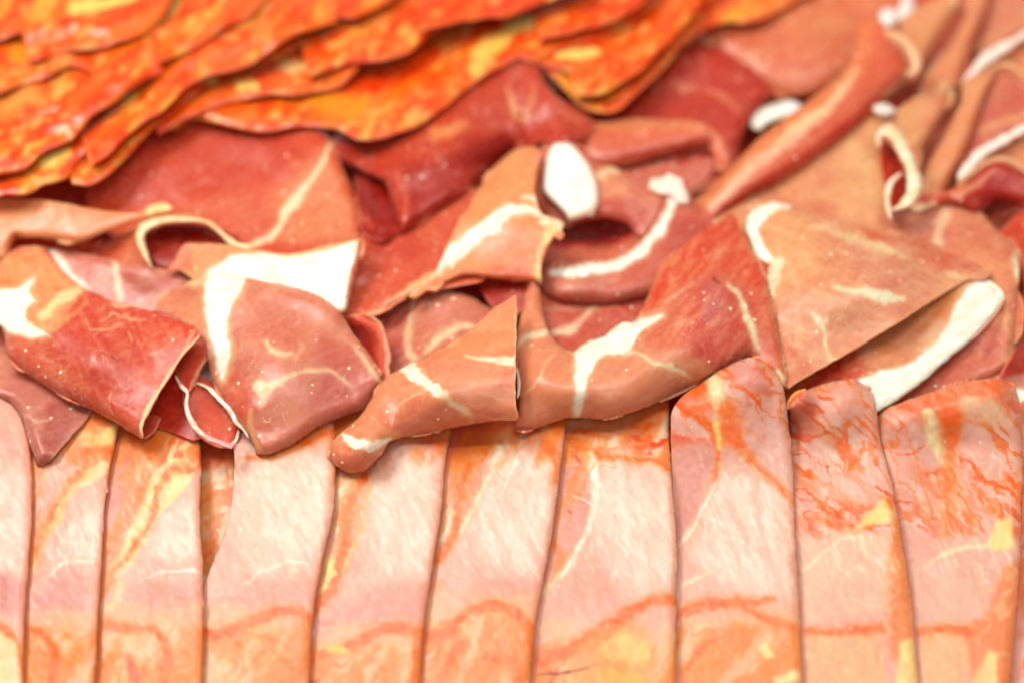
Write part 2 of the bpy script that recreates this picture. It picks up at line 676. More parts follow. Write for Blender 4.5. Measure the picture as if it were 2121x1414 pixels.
def tag(o, label, cat, group=None):
    o['label'] = label
    o['category'] = cat
    if group:
        o['group'] = group
    return o


GP = 'cured ham slices heaped across the middle'


def cured(label, layers, rims=(), thick=0.5, group=GP, mat=None, cat='cured ham slice', name='cured_ham_slice', part='fat_rim', thick_=None):
    """a slice is one mesh; when it shows separate fat rims they are its parts"""
    mat = mat or M_HAM
    if not rims:
        o = link_mesh(name, layers, mat, thick=thick)
        return tag(o, label, cat, group)
    V = np.concatenate([l[0] for l in layers])
    root = bpy.data.objects.new(name, None)
    COL.objects.link(root)
    root.empty_display_size = 0.01
    root.location = Vector((V[:, 0].mean(), V[:, 1].mean(), 0.0))
    link_mesh('lean_sheet', layers, mat, parent=root, thick=thick)
    for r in rims:
        link_mesh(part, [r], M_FAT, parent=root, thick=0)
    return tag(root, label, cat, group)

# ------------------------------------------------------------------ colours of the meats
FAT = (254, 248, 236)
CREAM = (250, 226, 184)
LFAT = (250, 228, 212)
TAN = (243, 166, 118)
ORG = (236, 136, 98)
SALM = (230, 122, 96)
PINK = (222, 124, 108)
ROSE = (208, 104, 96)
RED = (212, 84, 64)
DRED = (178, 54, 48)
DEEP = (160, 40, 34)

# ------------------------------------------------------------------ the tray
import bmesh
bm = bmesh.new()
bmesh.ops.create_grid(bm, x_segments=60, y_segments=60, size=0.5)
for v in bm.verts:
    v.co.z = -0.0125
me = bpy.data.meshes.new('tray')
bm.to_mesh(me)
bm.free()
me.materials.append(M_TRAY)
tray = bpy.data.objects.new('tray', me)
COL.objects.link(tray)
tray['kind'] = 'structure'
_so = tray.modifiers.new('thickness', 'SOLIDIFY')
_so.thickness = 0.004

MOT = ('N', (250, 190, 150), 60, 14, 25, 0.18, 0.35, 0.22)
MOTD = ('N', (196, 70, 58), 70, 22, -20, 0.12, 0.35, 0.26)


# slices added deepest in the heap; gap shade is put into their dark red
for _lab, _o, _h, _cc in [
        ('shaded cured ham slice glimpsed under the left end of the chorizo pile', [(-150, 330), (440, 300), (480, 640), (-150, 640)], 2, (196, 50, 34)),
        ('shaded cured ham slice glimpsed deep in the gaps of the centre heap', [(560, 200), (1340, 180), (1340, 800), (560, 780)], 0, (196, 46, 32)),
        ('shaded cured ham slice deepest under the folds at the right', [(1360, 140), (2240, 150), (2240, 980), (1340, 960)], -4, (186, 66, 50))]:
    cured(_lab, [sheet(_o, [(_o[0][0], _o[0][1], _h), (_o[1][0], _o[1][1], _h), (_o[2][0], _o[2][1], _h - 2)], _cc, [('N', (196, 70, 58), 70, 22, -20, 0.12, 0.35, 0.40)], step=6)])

# ------------------------------------------------------------------ right-hand back: fanned folded slices
o = cured('flat pink cured ham slice lying under the fanned folds at the right edge', [
    sheet([(1890, -120), (2240, -120), (2240, 640), (1930, 560), (1900, 380)],
          [(1900, 0, -2), (2200, 0, 1), (2200, 500, 1), (1950, 480, -2)], (204, 96, 80),
          [MOT], step=4)])
o = cured('pinkish cured ham slice in the top right corner of the photo', [
    sheet([(2010, 110), (2034, 70), (2064, -60), (2240, -60), (2240, 60), (2121, 60), (2066, 96)],
          [(2060, 0, 7), (2220, 0, 9), (2050, 90, 5), (2200, 50, 8)], (232, 134, 112),
          [MOT, ('L', [(2020, 105), (2070, 70), (2150, 35)], (10, 14), (243, 160, 112), 0.8, 5)], step=3.5)])
for k, (dy, lab) in enumerate([(0, 'fat-edged cured ham fold at the right edge, upper of the two alike'),
                               (196, 'fat-edged cured ham fold at the right edge, lower of the two alike')]):
    dx = -10 * k
    lay = sheet([(1996 + dx, 176 + dy), (2030 + dx, 140 + dy), (2076 + dx, 100 + dy), (2130, 66 + dy), (2240, 20 + dy), (2240, 180 + dy), (2130, 175 + dy), (2060, 200 + dy), (2010 + dx, 240 + dy), (1985 + dx, 250 + dy)],
                [(2000 + dx, 180 + dy, 8), (2100, 80 + dy, 11), (2220, 60 + dy, 12), (2100, 170 + dy, 8), (1995 + dx, 240 + dy, 5)],
                (238, 142, 102), [MOT], rounds=[([(1996 + dx, 176 + dy), (2076 + dx, 100 + dy), (2240, 20 + dy)], 14, 2)], step=3.5)
    r1 = rim([(1994 + dx, 176 + dy, 12), (2040 + dx, 124 + dy, 13), (2072 + dx, 104 + dy, 13), (2170, 44 + dy, 15)], (16, 24, 18, 16), 1.4, (252, 236, 226))
    r2 = rim([(1990 + dx, 190 + dy, 12), (2040 + dx, 150 + dy, 14), (2075 + dx, 134 + dy, 15), (2100, 140 + dy, 15), (2135, 168 + dy, 14)], (6, 9, 10, 8), 1.0, (248, 186, 146))
    cured(lab, [lay], [r1, r2])
cured('red cured ham slice between the two fat-edged folds at the right edge', [
    sheet([(2000, 230), (2040, 170), (2080, 148), (2108, 160), (2240, 240), (2240, 262), (2120, 262), (2040, 300), (1992, 350), (1975, 340)],
          [(2000, 240, 10), (2080, 160, 14), (2200, 240, 13), (1990, 330, 8), (2120, 255, 11)], (214, 104, 86),
          [MOT, ('L', [(2030, 272), (2080, 250), (2180, 225)], (10, 12), (246, 170, 122), 0.9, 5)],
          rounds=[([(2000, 230), (2040, 170), (2080, 148), (2108, 160)], 16, 3)], step=3.5)])

# tubes at the right
cured('rolled cured ham slice like a tube in the upper right, reaching the top frame edge', [
    sheet([(1984, -60), (2078, -60), (2056, 0), (2020, 85), (1994, 168), (1950, 190), (1900, 192), (1926, 138), (1966, 92), (1998, 30)],
          [(2020, -40, 12), (2020, 40, 12), (1980, 120, 10), (1920, 170, 7)], (238, 142, 104),
          [MOT, ('L', [(2060, -20), (2020, 85), (1992, 168)], (26, 22), (214, 84, 62), 0.6, 9)],
          rounds=[([(2078, -60), (2056, 0), (2020, 85), (1994, 168)], 30, 6), ([(1998, 30), (1966, 92), (1926, 138)], 16, 3)], step=3.5)])
cured('rolled cured ham slice like a tube leaning behind the fat loop', [
    sheet([(1990, 206), (1996, 168), (2046, 144), (2068, 152), (2042, 206), (2014, 290), (1980, 360), (1962, 396), (1935, 420), (1890, 420), (1912, 356), (1950, 290)],
          [(2040, 160, 14), (2010, 220, 13), (1960, 320, 11), (1920, 400, 8)], (240, 148, 108),
          [MOT, ('L', [(2060, 160), (2014, 280), (1962, 396)], (22, 26, 22), (212, 84, 62), 0.6, 9)],
          rounds=[([(2068, 152), (2042, 206), (2014, 290), (1980, 360), (1962, 396)], 30, 6), ([(1990, 206), (1950, 290), (1912, 356)], 16, 3)], step=3.5)])

# P19 smooth slice under the chorizo end
cured('smooth orange cured ham slice bulging out from under the chorizo at the top', [
    sheet([(1434, 84), (1444, 66), (1500, -60), (1880, -60), (1860, 20), (1800, 60), (1800, 110), (1757, 160), (1700, 192), (1640, 203), (1600, 198), (1560, 168), (1510, 128), (1462, 104)],
          [(1450, 90, 12), (1650, 80, 15), (1800, 20, 14), (1640, 190, 9), (1560, 150, 10), (1700, -40, 15)], (232, 118, 84),
          [MOT, MOTD, ('P', [(1600, 20), (1760, 20), (1760, 80), (1640, 90)], (238, 140, 98), 0.7, 30), ('L', [(1452, 74), (1468, 92)], (14, 18), (252, 210, 186), 0.9, 5)],
          rounds=[([(1434, 84), (1510, 128), (1560, 168), (1640, 203), (1700, 192), (1757, 160)], 60, 6)], step=3.5)])
# pink slice behind the tube, tray glimpse with fat
cured('short bar of white fat glimpsed between the dark red fold and the long roll', [
    sheet([(1556, 262), (1556, 240), (1580, 222), (1640, 208), (1664, 220), (1640, 236), (1590, 254), (1572, 270)],
          [(1560, 250, 6), (1650, 215, 7)], (252, 244, 244), rounds=[([(1556, 262), (1556, 240), (1580, 222), (1640, 208), (1664, 220)], 10, 1.5)], step=3.5)], cat='fat trimming', name='fat_strip', group=None, mat=M_FAT)

# P11b red slice folded under the chorizo lobe
cured('dark red cured ham slice under the right end of the chorizo', [
    sheet([(1180, 240), (1240, 200), (1290, 150), (1380, 90), (1440, 86), (1520, 118), (1580, 160), (1606, 196), (1560, 240), (1530, 310), (1516, 352), (1440, 400), (1250, 380)],
          [(1250, 230, 10), (1420, 110, 12), (1560, 180, 10), (1500, 330, 8), (1300, 350, 7)], (196, 62, 54),
          [MOTD, ('L', [(1395, 176), (1430, 186)], (14, 10), (244, 150, 120), 0.7, 6), ('L', [(1462, 190), (1500, 200), (1530, 232)], (10, 12, 8), (240, 140, 112), 0.7, 5),
           ('P', [(1270, 330), (1480, 320), (1480, 380), (1400, 400), (1290, 380)], (216, 116, 108), 0.9, 12)],
          rounds=[([(1440, 86), (1520, 118), (1580, 160), (1606, 196), (1560, 240), (1530, 310)], 46, 5)], step=3.2)])
# P11 tube
cured('orange red rolled cured ham slice with a hollow end behind the white fat disc', [
    sheet([(1290, 356), (1400, 332), (1476, 316), (1480, 352), (1440, 388), (1360, 392), (1300, 380)],
          [(1300, 370, 7), (1470, 340, 7)], (214, 110, 100), [('P', [(1400, 340), (1430, 306), (1466, 300), (1484, 308), (1478, 326), (1440, 330)], (140, 16, 10), 0.95, 5)], step=3.2),  # dark red patch paints the shade of the hollow end
    sheet([(1090, 262), (1150, 258), (1212, 254), (1311, 246), (1390, 248), (1440, 252), (1482, 268), (1506, 300), (1514, 340), (1500, 356), (1484, 352), (1478, 322), (1464, 308), (1430, 314), (1360, 331), (1290, 350), (1240, 352), (1180, 330), (1130, 330)],
          [(1120, 300, 10), (1220, 290, 14), (1350, 280, 15), (1460, 275, 15), (1500, 330, 11)], (228, 108, 80),
          [('L', [(1180, 262), (1320, 255), (1450, 262)], (20, 26, 20), (236, 140, 96), 0.7, 8), ('L', [(1200, 315), (1330, 315), (1430, 296)], (24, 24, 14), (216, 96, 90), 0.6, 8),
           ('L', [(1448, 270), (1484, 282), (1500, 330)], (14, 16, 10), (238, 142, 116), 0.8, 5), ('L', [(1260, 330), (1360, 314), (1440, 298)], (12, 14, 6), (196, 50, 36), 0.6, 5)],  # last stroke paints shade along the lower side of the tube
          rounds=[([(1180, 330), (1240, 352), (1290, 350), (1360, 331), (1430, 314), (1464, 308)], 46, 8), ([(1150, 258), (1311, 246), (1440, 252)], 24, 3)], step=3.0)])

# P18 flat orange slice
o = cured('broad tan cured ham slice lying flat beneath the long roll, with pale speckles', [
    sheet([(1440, 470), (1500, 440), (1560, 404), (1640, 350), (1720, 296), (1786, 246), (1812, 236), (1852, 230), (1894, 203), (1930, 184), (1958, 168), (1974, 182), (1976, 200), (1958, 234), (1934, 272), (1912, 310), (1906, 350), (1880, 360), (1848, 400), (1846, 466), (1846, 540), (1560, 560), (1450, 520)],
          [(1500, 460, 11), (1650, 380, 14), (1800, 270, 15), (1960, 190, 16), (1840, 440, 13), (1700, 520, 11), (1900, 320, 12)], (240, 152, 112),
          [MOT, MOTD, ('P', [(1740, 330), (1800, 250), (1900, 210), (1930, 240), (1880, 330), (1830, 420), (1760, 440), (1720, 400)], (246, 180, 128), 0.6, 25),
           ('L', [(1956, 172), (1970, 200)], (12, 10), (250, 200, 160), 0.8, 4), ('L', [(1760, 300), (1790, 330), (1800, 400)], (20, 12), (248, 196, 150), 0.4, 8)],
          rounds=[([(1974, 182), (1958, 234), (1912, 310)], 26, 5)], step=3.0)])
# P17b upper branch and P17 long roll
cured('small cured ham fold leaning on the long roll, its tip at the top frame edge', [
    sheet([(1840, 60), (1866, 40), (1912, 10), (1960, -14), (1984, -10), (1982, 22), (1946, 78), (1922, 120), (1908, 146), (1880, 180), (1830, 150)],
          [(1850, 70, 17), (1970, 0, 17), (1900, 130, 13), (1870, 160, 11)], (242, 156, 112),
          [MOT, ('L', [(1970, -6), (1978, 14)], (12, 8), (252, 220, 190), .9, 4)],
          rounds=[([(1982, 22), (1946, 78), (1922, 120), (1908, 146)], 26, 5)], step=3.2)])
cured('long narrow cured ham roll running diagonally to the top right, pale streaked with painted sheen', [
    sheet([(1426, 420), (1451, 406), (1502, 357), (1570, 289), (1658, 221), (1723, 170), (1760, 129), (1779, 84), (1782, 52), (1812, 40), (1850, 56), (1884, 96), (1906, 130), (1906, 152), (1878, 174), (1826, 216), (1776, 262), (1706, 316), (1638, 364), (1553, 408), (1480, 452), (1440, 450)],
          [(1460, 430, 12), (1530, 360, 19), (1640, 280, 21), (1760, 190, 22), (1840, 90, 22), (1890, 130, 20)], (226, 108, 84),
          [('L', [(1460, 412), (1560, 310), (1680, 215), (1770, 130), (1790, 60)], (14, 18, 22, 26, 24), (236, 126, 84), 0.7, 8),
           ('L', [(1470, 424), (1560, 345), (1630, 292), (1660, 262), (1720, 215), (1770, 150)], (12, 20, 22, 26, 18, 10), (250, 196, 172), 0.85, 7),  # broad highlight along the roll, painted into the colour
           ('L', [(1620, 300), (1634, 268), (1700, 232), (1740, 190)], (5, 9, 8, 5), (252, 214, 170), 0.8, 4),
           ('L', [(1480, 446), (1600, 372), (1720, 290), (1870, 170)], (14, 20, 24, 22), (200, 62, 46), 0.75, 8),  # shade side of the roll, painted as a darker red stroke
           ('L', [(1840, 66), (1872, 92), (1896, 134), (1870, 168), (1830, 204)], (14, 16, 18, 8, 5), (251, 206, 166), 0.85, 5)],
          rounds=[([(1480, 452), (1553, 408), (1638, 364), (1706, 316), (1776, 262), (1826, 216), (1878, 174)], 56, 9), ([(1451, 406), (1502, 357), (1570, 289), (1658, 221), (1723, 170), (1760, 129)], 32, 5)], step=2.8)],
      [rim([(1846, 66, 27), (1866, 78, 27), (1884, 98, 27), (1898, 124, 26), (1896, 146, 25), (1876, 158, 25)], (6, 10, 16, 22, 18, 5), 1.2, (250, 200, 166))])
for (px, py, a, b, lab) in [(1842, 36, 19, 20, 'small white fat knob on the upper fold at the top'), (1831, 229, 22, 16, 'small white fat knob on the tan slice under the long roll')]:
    ang = np.linspace(0, 2 * math.pi, 15)[:-1]
    out = [(px + a * math.cos(t) * (1 + .2 * math.sin(2 * t + 1)), py + b * math.sin(t)) for t in ang]
    cured(lab, [sheet(out, [(px - 20, py, 17), (px + 20, py, 17), (px, py - 20, 17)], (254, 246, 244), rounds=[(out + out[:1], 16, 3)], step=3)], cat='fat trimming', name='fat_trimming', group=None, mat=M_FAT)

# P23 right, P24, P22
cured('cured ham slice with a pale vein along its edge, right of the white fat crescent', [
    sheet([(1800, 560), (1836, 470), (1847, 440), (1887, 432), (1962, 424), (2006, 426), (2040, 448), (2071, 482), (2105, 506), (2112, 536), (2110, 600), (2122, 640), (2116, 690), (2103, 712), (2092, 760), (2066, 786), (2013, 800), (1962, 830), (1850, 880), (1780, 800)],
          [(1860, 450, 11), (1980, 430, 14), (2090, 510, 14), (2100, 640, 16), (2080, 740, 12), (1900, 820, 8), (1900, 650, 10), (1990, 560, 13)], (232, 134, 106),
          [('P', [(1846, 440), (1960, 430), (1960, 520), (1850, 500)], (206, 116, 104), 0.8, 16),
           ('P', [(1980, 500), (2060, 500), (2100, 560), (2090, 700), (2040, 620), (1990, 560)], (242, 156, 114), 0.7, 20), MOT, MOTD,
           ('P', [(1930, 700), (2060, 640), (2080, 760), (1930, 830), (1850, 850)], (212, 96, 84), 0.6, 25),
           ('L', [(1942, 500), (1948, 470), (1960, 446)], (18, 14, 22), (250, 208, 180), 0.8, 5),
           ('L', [(2106, 512), (2104, 545), (2118, 600), (2120, 620)], (6, 9, 9, 6), (252, 232, 206), 0.9, 3),
           ('L', [(2112, 690), (2096, 720), (2086, 750)], (9, 10, 8), (246, 190, 130), 0.7, 4)],
          rounds=[([(1847, 440), (1962, 424), (2040, 448), (2105, 506), (2112, 536)], 34, 4), ([(2110, 600), (2103, 712), (2092, 760), (2013, 800)], 26, 4)], step=2.8)])
cured('red cured ham slice with a white fat band, low at the right frame edge', [
    sheet([(2092, 740), (2121, 690), (2240, 640), (2240, 900), (2080, 900), (2066, 790)],
          [(2100, 740, 6), (2200, 700, 7), (2150, 880, 7)], (200, 66, 54),
          [('P', [(2066, 782), (2140, 770), (2240, 770), (2240, 900), (2070, 900)], (224, 140, 132), 0.95, 6),
           ('P', [(2090, 806), (2240, 794), (2240, 842), (2100, 838)], FAT, 1, 5)], step=3)])
cured('bright red cured ham slice at the right frame edge above the pale-veined slice', [
    sheet([(2068, 484), (2092, 456), (2121, 436), (2240, 420), (2240, 640), (2126, 640), (2116, 560), (2106, 510)],
          [(2080, 480, 9), (2200, 450, 11), (2140, 600, 11)], (222, 84, 62), [MOTD], step=3)])
cured('glossy dark red cured ham fold with a cream streak near the right edge', [
    sheet([(1884, 428), (1906, 404), (1960, 396), (2010, 372), (2040, 342), (2076, 334), (2121, 356), (2240, 400), (2240, 440), (2121, 428), (2060, 420), (2030, 440), (1990, 424), (1940, 424), (1900, 440)],
          [(1900, 420, 14), (1980, 396, 16), (2080, 350, 19), (2200, 420, 16), (2030, 420, 12)], (178, 50, 46),
          [('L', [(1900, 420), (1950, 405), (1990, 395)], (26, 22, 10), (224, 96, 76), 0.8, 6),
           ('L', [(1975, 412), (2010, 392), (2040, 368), (2062, 348)], (10, 15, 8, 5), (246, 170, 134), 0.85, 5), ('L', [(1892, 432), (1930, 424)], (12, 16, 10), (252, 218, 190), 0.9, 4)],
          rounds=[([(1960, 424), (2030, 440), (2060, 420), (2121, 428), (2240, 440)], 34, 5), ([(2010, 372), (2040, 342), (2076, 334), (2121, 356)], 18, 4)], step=3)])

# fat loop standing on the tan slice
cured('loop of white rind fat curling round a small hollow, on the tan slice', [
    sheet([(1826, 284), (1848, 300), (1866, 330), (1874, 370), (1872, 410), (1846, 452), (1838, 420), (1830, 370), (1822, 320)],
          [(1830, 300, 15), (1870, 400, 14), (1840, 440, 14)], (180, 40, 24), step=3)],  # shade inside the loop is put into this sheet's dark red
      [rim([(1820, 306, 20), (1822, 280, 21), (1838, 270, 22), (1856, 282, 22), (1870, 310, 22), (1886, 342, 22), (1894, 380, 21), (1888, 408, 21), (1866, 428, 20), (1846, 436, 19)], (12, 24, 26, 30, 26, 8), 1.5, (252, 234, 210), [('N', (250, 206, 160), 18, 10, 20, 0.1, 0.3, 0.6)]),
       rim([(1868, 358, 20), (1846, 378, 20), (1838, 406, 20), (1840, 432, 19), (1847, 458, 18)], (6, 13, 16, 12, 6), 1.1, (252, 234, 214), [('N', (250, 206, 170), 18, 10, 20, 0.1, 0.3, 0.6)])], part='fat_rim')

# ------------------------------------------------------------------ left: large slices behind
cured('broad red cured ham slice rising behind the curl, its top under the chorizo', [
    sheet([(180, 420), (200, 340), (260, 290), (330, 240), (640, 230), (672, 268), (690, 292), (712, 350), (735, 400), (752, 460), (754, 500), (740, 560), (560, 560), (380, 560), (280, 520), (210, 470)],
          [(250, 340, 16), (450, 290, 16), (670, 280, 20), (740, 430, 18), (560, 400, 15), (400, 470, 13), (300, 480, 12), (600, 500, 15)], (222, 88, 58),
          [('P', [(260, 280), (420, 250), (620, 260), (600, 340), (460, 390), (300, 430), (220, 400)], (206, 74, 58), 0.75, 35), MOTD,  # darker patch paints the shade cast by the chorizo above
           ('P', [(560, 400), (680, 300), (730, 430), (740, 500), (600, 500), (560, 460)], (238, 142, 100), 0.75, 26),
           ('P', [(380, 430), (480, 400), (560, 430), (560, 500), (470, 480)], (228, 116, 94), 0.7, 20),
           ('L', [(685, 296), (668, 340), (640, 382), (616, 410), (592, 440), (580, 470), (560, 492), (520, 510)], (8, 9, 12, 14, 26, 12, 14, 10), (252, 226, 196), 0.95, 3.5)],
          rounds=[([(640, 230), (690, 292), (735, 400), (752, 460), (754, 500)], 30, 6)], step=3)])
# curl of that slice with hollow
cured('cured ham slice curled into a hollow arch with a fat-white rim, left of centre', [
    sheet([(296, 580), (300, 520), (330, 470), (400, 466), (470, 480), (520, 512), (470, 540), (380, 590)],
          [(320, 500, 8), (450, 490, 8), (400, 570, 8)], (150, 26, 14), [MOTD], step=3),  # inner sheet coloured dark red for the shade in the hollow
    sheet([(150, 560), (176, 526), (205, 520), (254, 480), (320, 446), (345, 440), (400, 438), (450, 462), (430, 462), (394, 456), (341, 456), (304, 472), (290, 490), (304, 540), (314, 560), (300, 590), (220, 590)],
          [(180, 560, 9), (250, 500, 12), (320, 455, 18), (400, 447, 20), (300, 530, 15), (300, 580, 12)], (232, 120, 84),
          [MOTD, ('P', [(160, 560), (200, 520), (260, 490), (240, 560)], (216, 86, 60), 0.7, 14)], rounds=[([(254, 480), (320, 446), (400, 438), (450, 462)], 16, 3)], step=3)],  # redder patch paints the shade beneath the left flap
      [rim([(316, 556, 16), (304, 534, 17), (290, 496, 18), (296, 474, 19), (322, 460, 20), (350, 455, 21), (394, 455, 21), (430, 461, 21), (452, 477, 20), (478, 500, 20), (509, 512, 20), (545, 506, 20)],
           (5, 10, 22, 24, 20, 14, 10, 9, 12, 13, 12, 6), 1.0, (250, 224, 186), [('N', (246, 182, 128), 20, 9, 20, 0.12, 0.3, 0.7)]),
       ])
# P2 front flap
cured('orange cured ham flap with a drooping edge at the left frame edge', [
    sheet([(-90, 430), (0, 412), (80, 414), (144, 424), (220, 438), (287, 441), (316, 424), (342, 420), (358, 430), (340, 444), (287, 458), (240, 474), (205, 486), (164, 503), (140, 505), (110, 496), (70, 492), (34, 496), (24, 512), (20, 536), (-10, 552), (-90, 590)],
          [(-60, 440, 20), (100, 430, 21), (300, 440, 22), (160, 490, 19), (30, 490, 18), (0, 540, 15)], (236, 138, 92),
          [MOT, ('P', [(-90, 440), (60, 430), (160, 450), (60, 480), (-90, 500)], (240, 152, 102), 0.6, 16), ('L', [(312, 436), (340, 426), (358, 430)], (16, 20, 12), (254, 232, 160), 0.95, 4),
           ('L', [(34, 496), (110, 496), (164, 503), (240, 474), (330, 446)], (4, 5, 5, 4), (246, 178, 122), 0.8, 2)],
          rounds=[([(34, 496), (110, 496), (164, 503), (240, 474), (340, 444)], 22, 2.5), ([(34, 496), (24, 512), (20, 536), (-10, 552)], 22, 4)], step=2.8)])

# P3 pink slice
cured('dusty pink cured ham slice with two white stripes behind the dark front fold', [
    sheet([(40, 540), (70, 514), (98, 514), (164, 522), (254, 542), (328, 556), (386, 568), (410, 600), (380, 640), (330, 680), (200, 660), (90, 600)],
          [(60, 530, 12), (200, 535, 14), (380, 580, 13), (300, 640, 10), (150, 620, 9)], (216, 126, 116),
          [('P', [(240, 560), (400, 575), (380, 620), (300, 650), (250, 600)], (206, 96, 92), 0.6, 20), MOT, MOTD, ('L', [(98, 512), (122, 540), (150, 572), (180, 600)], (12, 18, 14, 10), (252, 230, 222), 0.9, 3),
           ('L', [(234, 540), (240, 570), (246, 600), (250, 622)], (8, 10, 12, 9), (250, 224, 206), 0.85, 3), ('L', [(224, 556), (214, 590)], (6, 5), (240, 190, 160), 0.5, 3)],
          rounds=[([(40, 540), (98, 514), (164, 522), (254, 542), (328, 556)], 20, 2)], step=2.8)])

# ------------------------------------------------------------------ centre back
# P12/P13 floor
cured('reddish cured ham slice lying deep between the centre folds, with thin white veins', [
    sheet([(1090, 560), (1130, 600), (1340, 560), (1390, 600), (1350, 700), (1260, 730), (1180, 760), (1120, 740), (1080, 680)],
          [(1120, 620, 8), (1350, 600, 9), (1200, 740, 7)], (212, 98, 84),
          [('L', [(1126, 640), (1190, 638), (1240, 640)], (12, 16, 6), (232, 150, 132), 0.6, 5), ('L', [(1120, 696), (1150, 690), (1180, 684), (1204, 662), (1232, 636)], (8, 10, 22, 6, 4), (250, 214, 194), 0.9, 3),
           ('L', [(1252, 660), (1276, 630), (1300, 660), (1316, 655)], (4, 5, 4), (236, 150, 120), 0.7, 3), MOTD], step=2.8)])
cured('pink cured ham slice behind the pointed roll, with a white arc of fat', [
    sheet([(760, 660), (800, 640), (850, 600), (900, 596), (931, 600), (971, 612), (1000, 630), (1040, 660), (1060, 720), (960, 760), (860, 780), (790, 800), (740, 760)],
          [(780, 680, 8), (850, 640, 10), (930, 605, 14), (1010, 640, 12), (900, 720, 12), (800, 760, 9)], (220, 120, 100),
          [('P', [(760, 650), (850, 610), (850, 680), (846, 760), (790, 800), (750, 740)], (200, 96, 92), 0.9, 8), ('L', [(856, 620), (852, 660), (846, 700), (850, 730), (866, 750)], (5, 6, 10, 12, 16), (248, 204, 168), 0.9, 4),
           ('L', [(884, 726), (904, 704), (930, 686), (956, 676), (980, 676)], (6, 12, 15, 12, 6), (251, 218, 186), 0.92, 3), MOT],
          rounds=[([(850, 600), (931, 600), (971, 612), (1040, 660)], 20, 4)], step=2.8)])
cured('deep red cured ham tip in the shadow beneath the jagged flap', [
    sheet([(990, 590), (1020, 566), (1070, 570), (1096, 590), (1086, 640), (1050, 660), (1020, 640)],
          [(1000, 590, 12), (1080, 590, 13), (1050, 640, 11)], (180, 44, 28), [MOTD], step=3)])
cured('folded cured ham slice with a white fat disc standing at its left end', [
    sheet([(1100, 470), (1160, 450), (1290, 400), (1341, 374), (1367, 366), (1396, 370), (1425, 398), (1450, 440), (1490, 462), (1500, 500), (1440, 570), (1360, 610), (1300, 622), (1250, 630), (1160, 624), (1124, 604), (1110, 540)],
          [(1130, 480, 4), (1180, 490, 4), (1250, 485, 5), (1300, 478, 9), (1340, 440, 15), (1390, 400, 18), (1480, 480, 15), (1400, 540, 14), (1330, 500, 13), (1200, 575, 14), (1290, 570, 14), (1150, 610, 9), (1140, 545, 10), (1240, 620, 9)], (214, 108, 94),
          [('P', [(1130, 440), (1310, 440), (1310, 486), (1270, 506), (1200, 512), (1140, 510)], (196, 34, 22), 0.95, 12),  # deep red patch paints the shade inside the fold's opening
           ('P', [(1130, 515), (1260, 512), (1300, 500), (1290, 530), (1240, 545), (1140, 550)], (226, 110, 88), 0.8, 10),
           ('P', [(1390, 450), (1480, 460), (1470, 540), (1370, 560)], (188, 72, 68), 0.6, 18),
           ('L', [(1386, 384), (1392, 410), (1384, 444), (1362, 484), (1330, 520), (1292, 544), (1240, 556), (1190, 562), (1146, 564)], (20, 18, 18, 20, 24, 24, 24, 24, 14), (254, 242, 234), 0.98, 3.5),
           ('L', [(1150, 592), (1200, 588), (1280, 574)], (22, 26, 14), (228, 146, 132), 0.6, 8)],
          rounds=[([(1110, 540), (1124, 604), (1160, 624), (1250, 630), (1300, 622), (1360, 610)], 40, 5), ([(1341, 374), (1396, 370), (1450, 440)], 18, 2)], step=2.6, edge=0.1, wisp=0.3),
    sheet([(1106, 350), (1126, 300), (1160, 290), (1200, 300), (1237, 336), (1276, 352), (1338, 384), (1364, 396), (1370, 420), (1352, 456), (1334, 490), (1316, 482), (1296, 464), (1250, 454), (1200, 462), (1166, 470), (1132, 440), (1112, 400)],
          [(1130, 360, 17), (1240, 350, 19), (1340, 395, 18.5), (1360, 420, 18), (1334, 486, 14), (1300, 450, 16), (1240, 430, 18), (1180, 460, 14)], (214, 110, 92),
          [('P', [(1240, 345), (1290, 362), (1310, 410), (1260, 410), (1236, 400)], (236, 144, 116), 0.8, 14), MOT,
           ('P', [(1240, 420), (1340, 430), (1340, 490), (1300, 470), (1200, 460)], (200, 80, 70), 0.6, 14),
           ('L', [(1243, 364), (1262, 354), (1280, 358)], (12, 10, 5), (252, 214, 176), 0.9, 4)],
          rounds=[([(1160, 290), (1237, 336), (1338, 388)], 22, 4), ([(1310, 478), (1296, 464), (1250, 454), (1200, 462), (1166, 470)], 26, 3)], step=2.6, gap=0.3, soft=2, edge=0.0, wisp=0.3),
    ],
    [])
_d = [(1124, 377), (1129, 338), (1146, 299), (1165, 289), (1188, 303), (1220, 341), (1237, 377), (1241, 409), (1232, 439), (1204, 452), (1178, 458), (1165, 438), (1142, 416), (1126, 395)]
_dl = sheet(_d, [(1125, 380, 21), (1165, 290, 21), (1240, 400, 22), (1190, 455, 21), (1180, 370, 24)], FAT, [('P', [(1165, 440), (1240, 425), (1230, 445), (1190, 462), (1168, 460)], (250, 226, 206), 0.8, 8)],
            rounds=[(_d + _d[:1], 20, 3)], step=2.6, bump=(0.1, 70))
ob = link_mesh('fat_disc', [_dl], M_FAT, thick=1.5)
_host = [x for x in bpy.data.objects if x.get('label', '').startswith('folded cured ham slice with a white fat disc')][0]
ob.parent = _host
ob.location = ob.location - _host.location
_h2 = sheet([(1341, 388), (1352, 374), (1372, 366), (1396, 368), (1416, 384), (1428, 410), (1424, 420), (1404, 418), (1392, 404), (1372, 402), (1356, 396)],
            [(1345, 385, 19), (1425, 415, 18.5), (1390, 380, 20)], (252, 236, 226), rounds=[([(1341, 388), (1372, 366), (1416, 384), (1428, 410)], 12, 2)], step=2.6, bump=(0.1, 70))
ob = link_mesh('fat_knob', [_h2], M_FAT, thick=1.2)
ob.parent = _host
ob.location = ob.location - _host.location

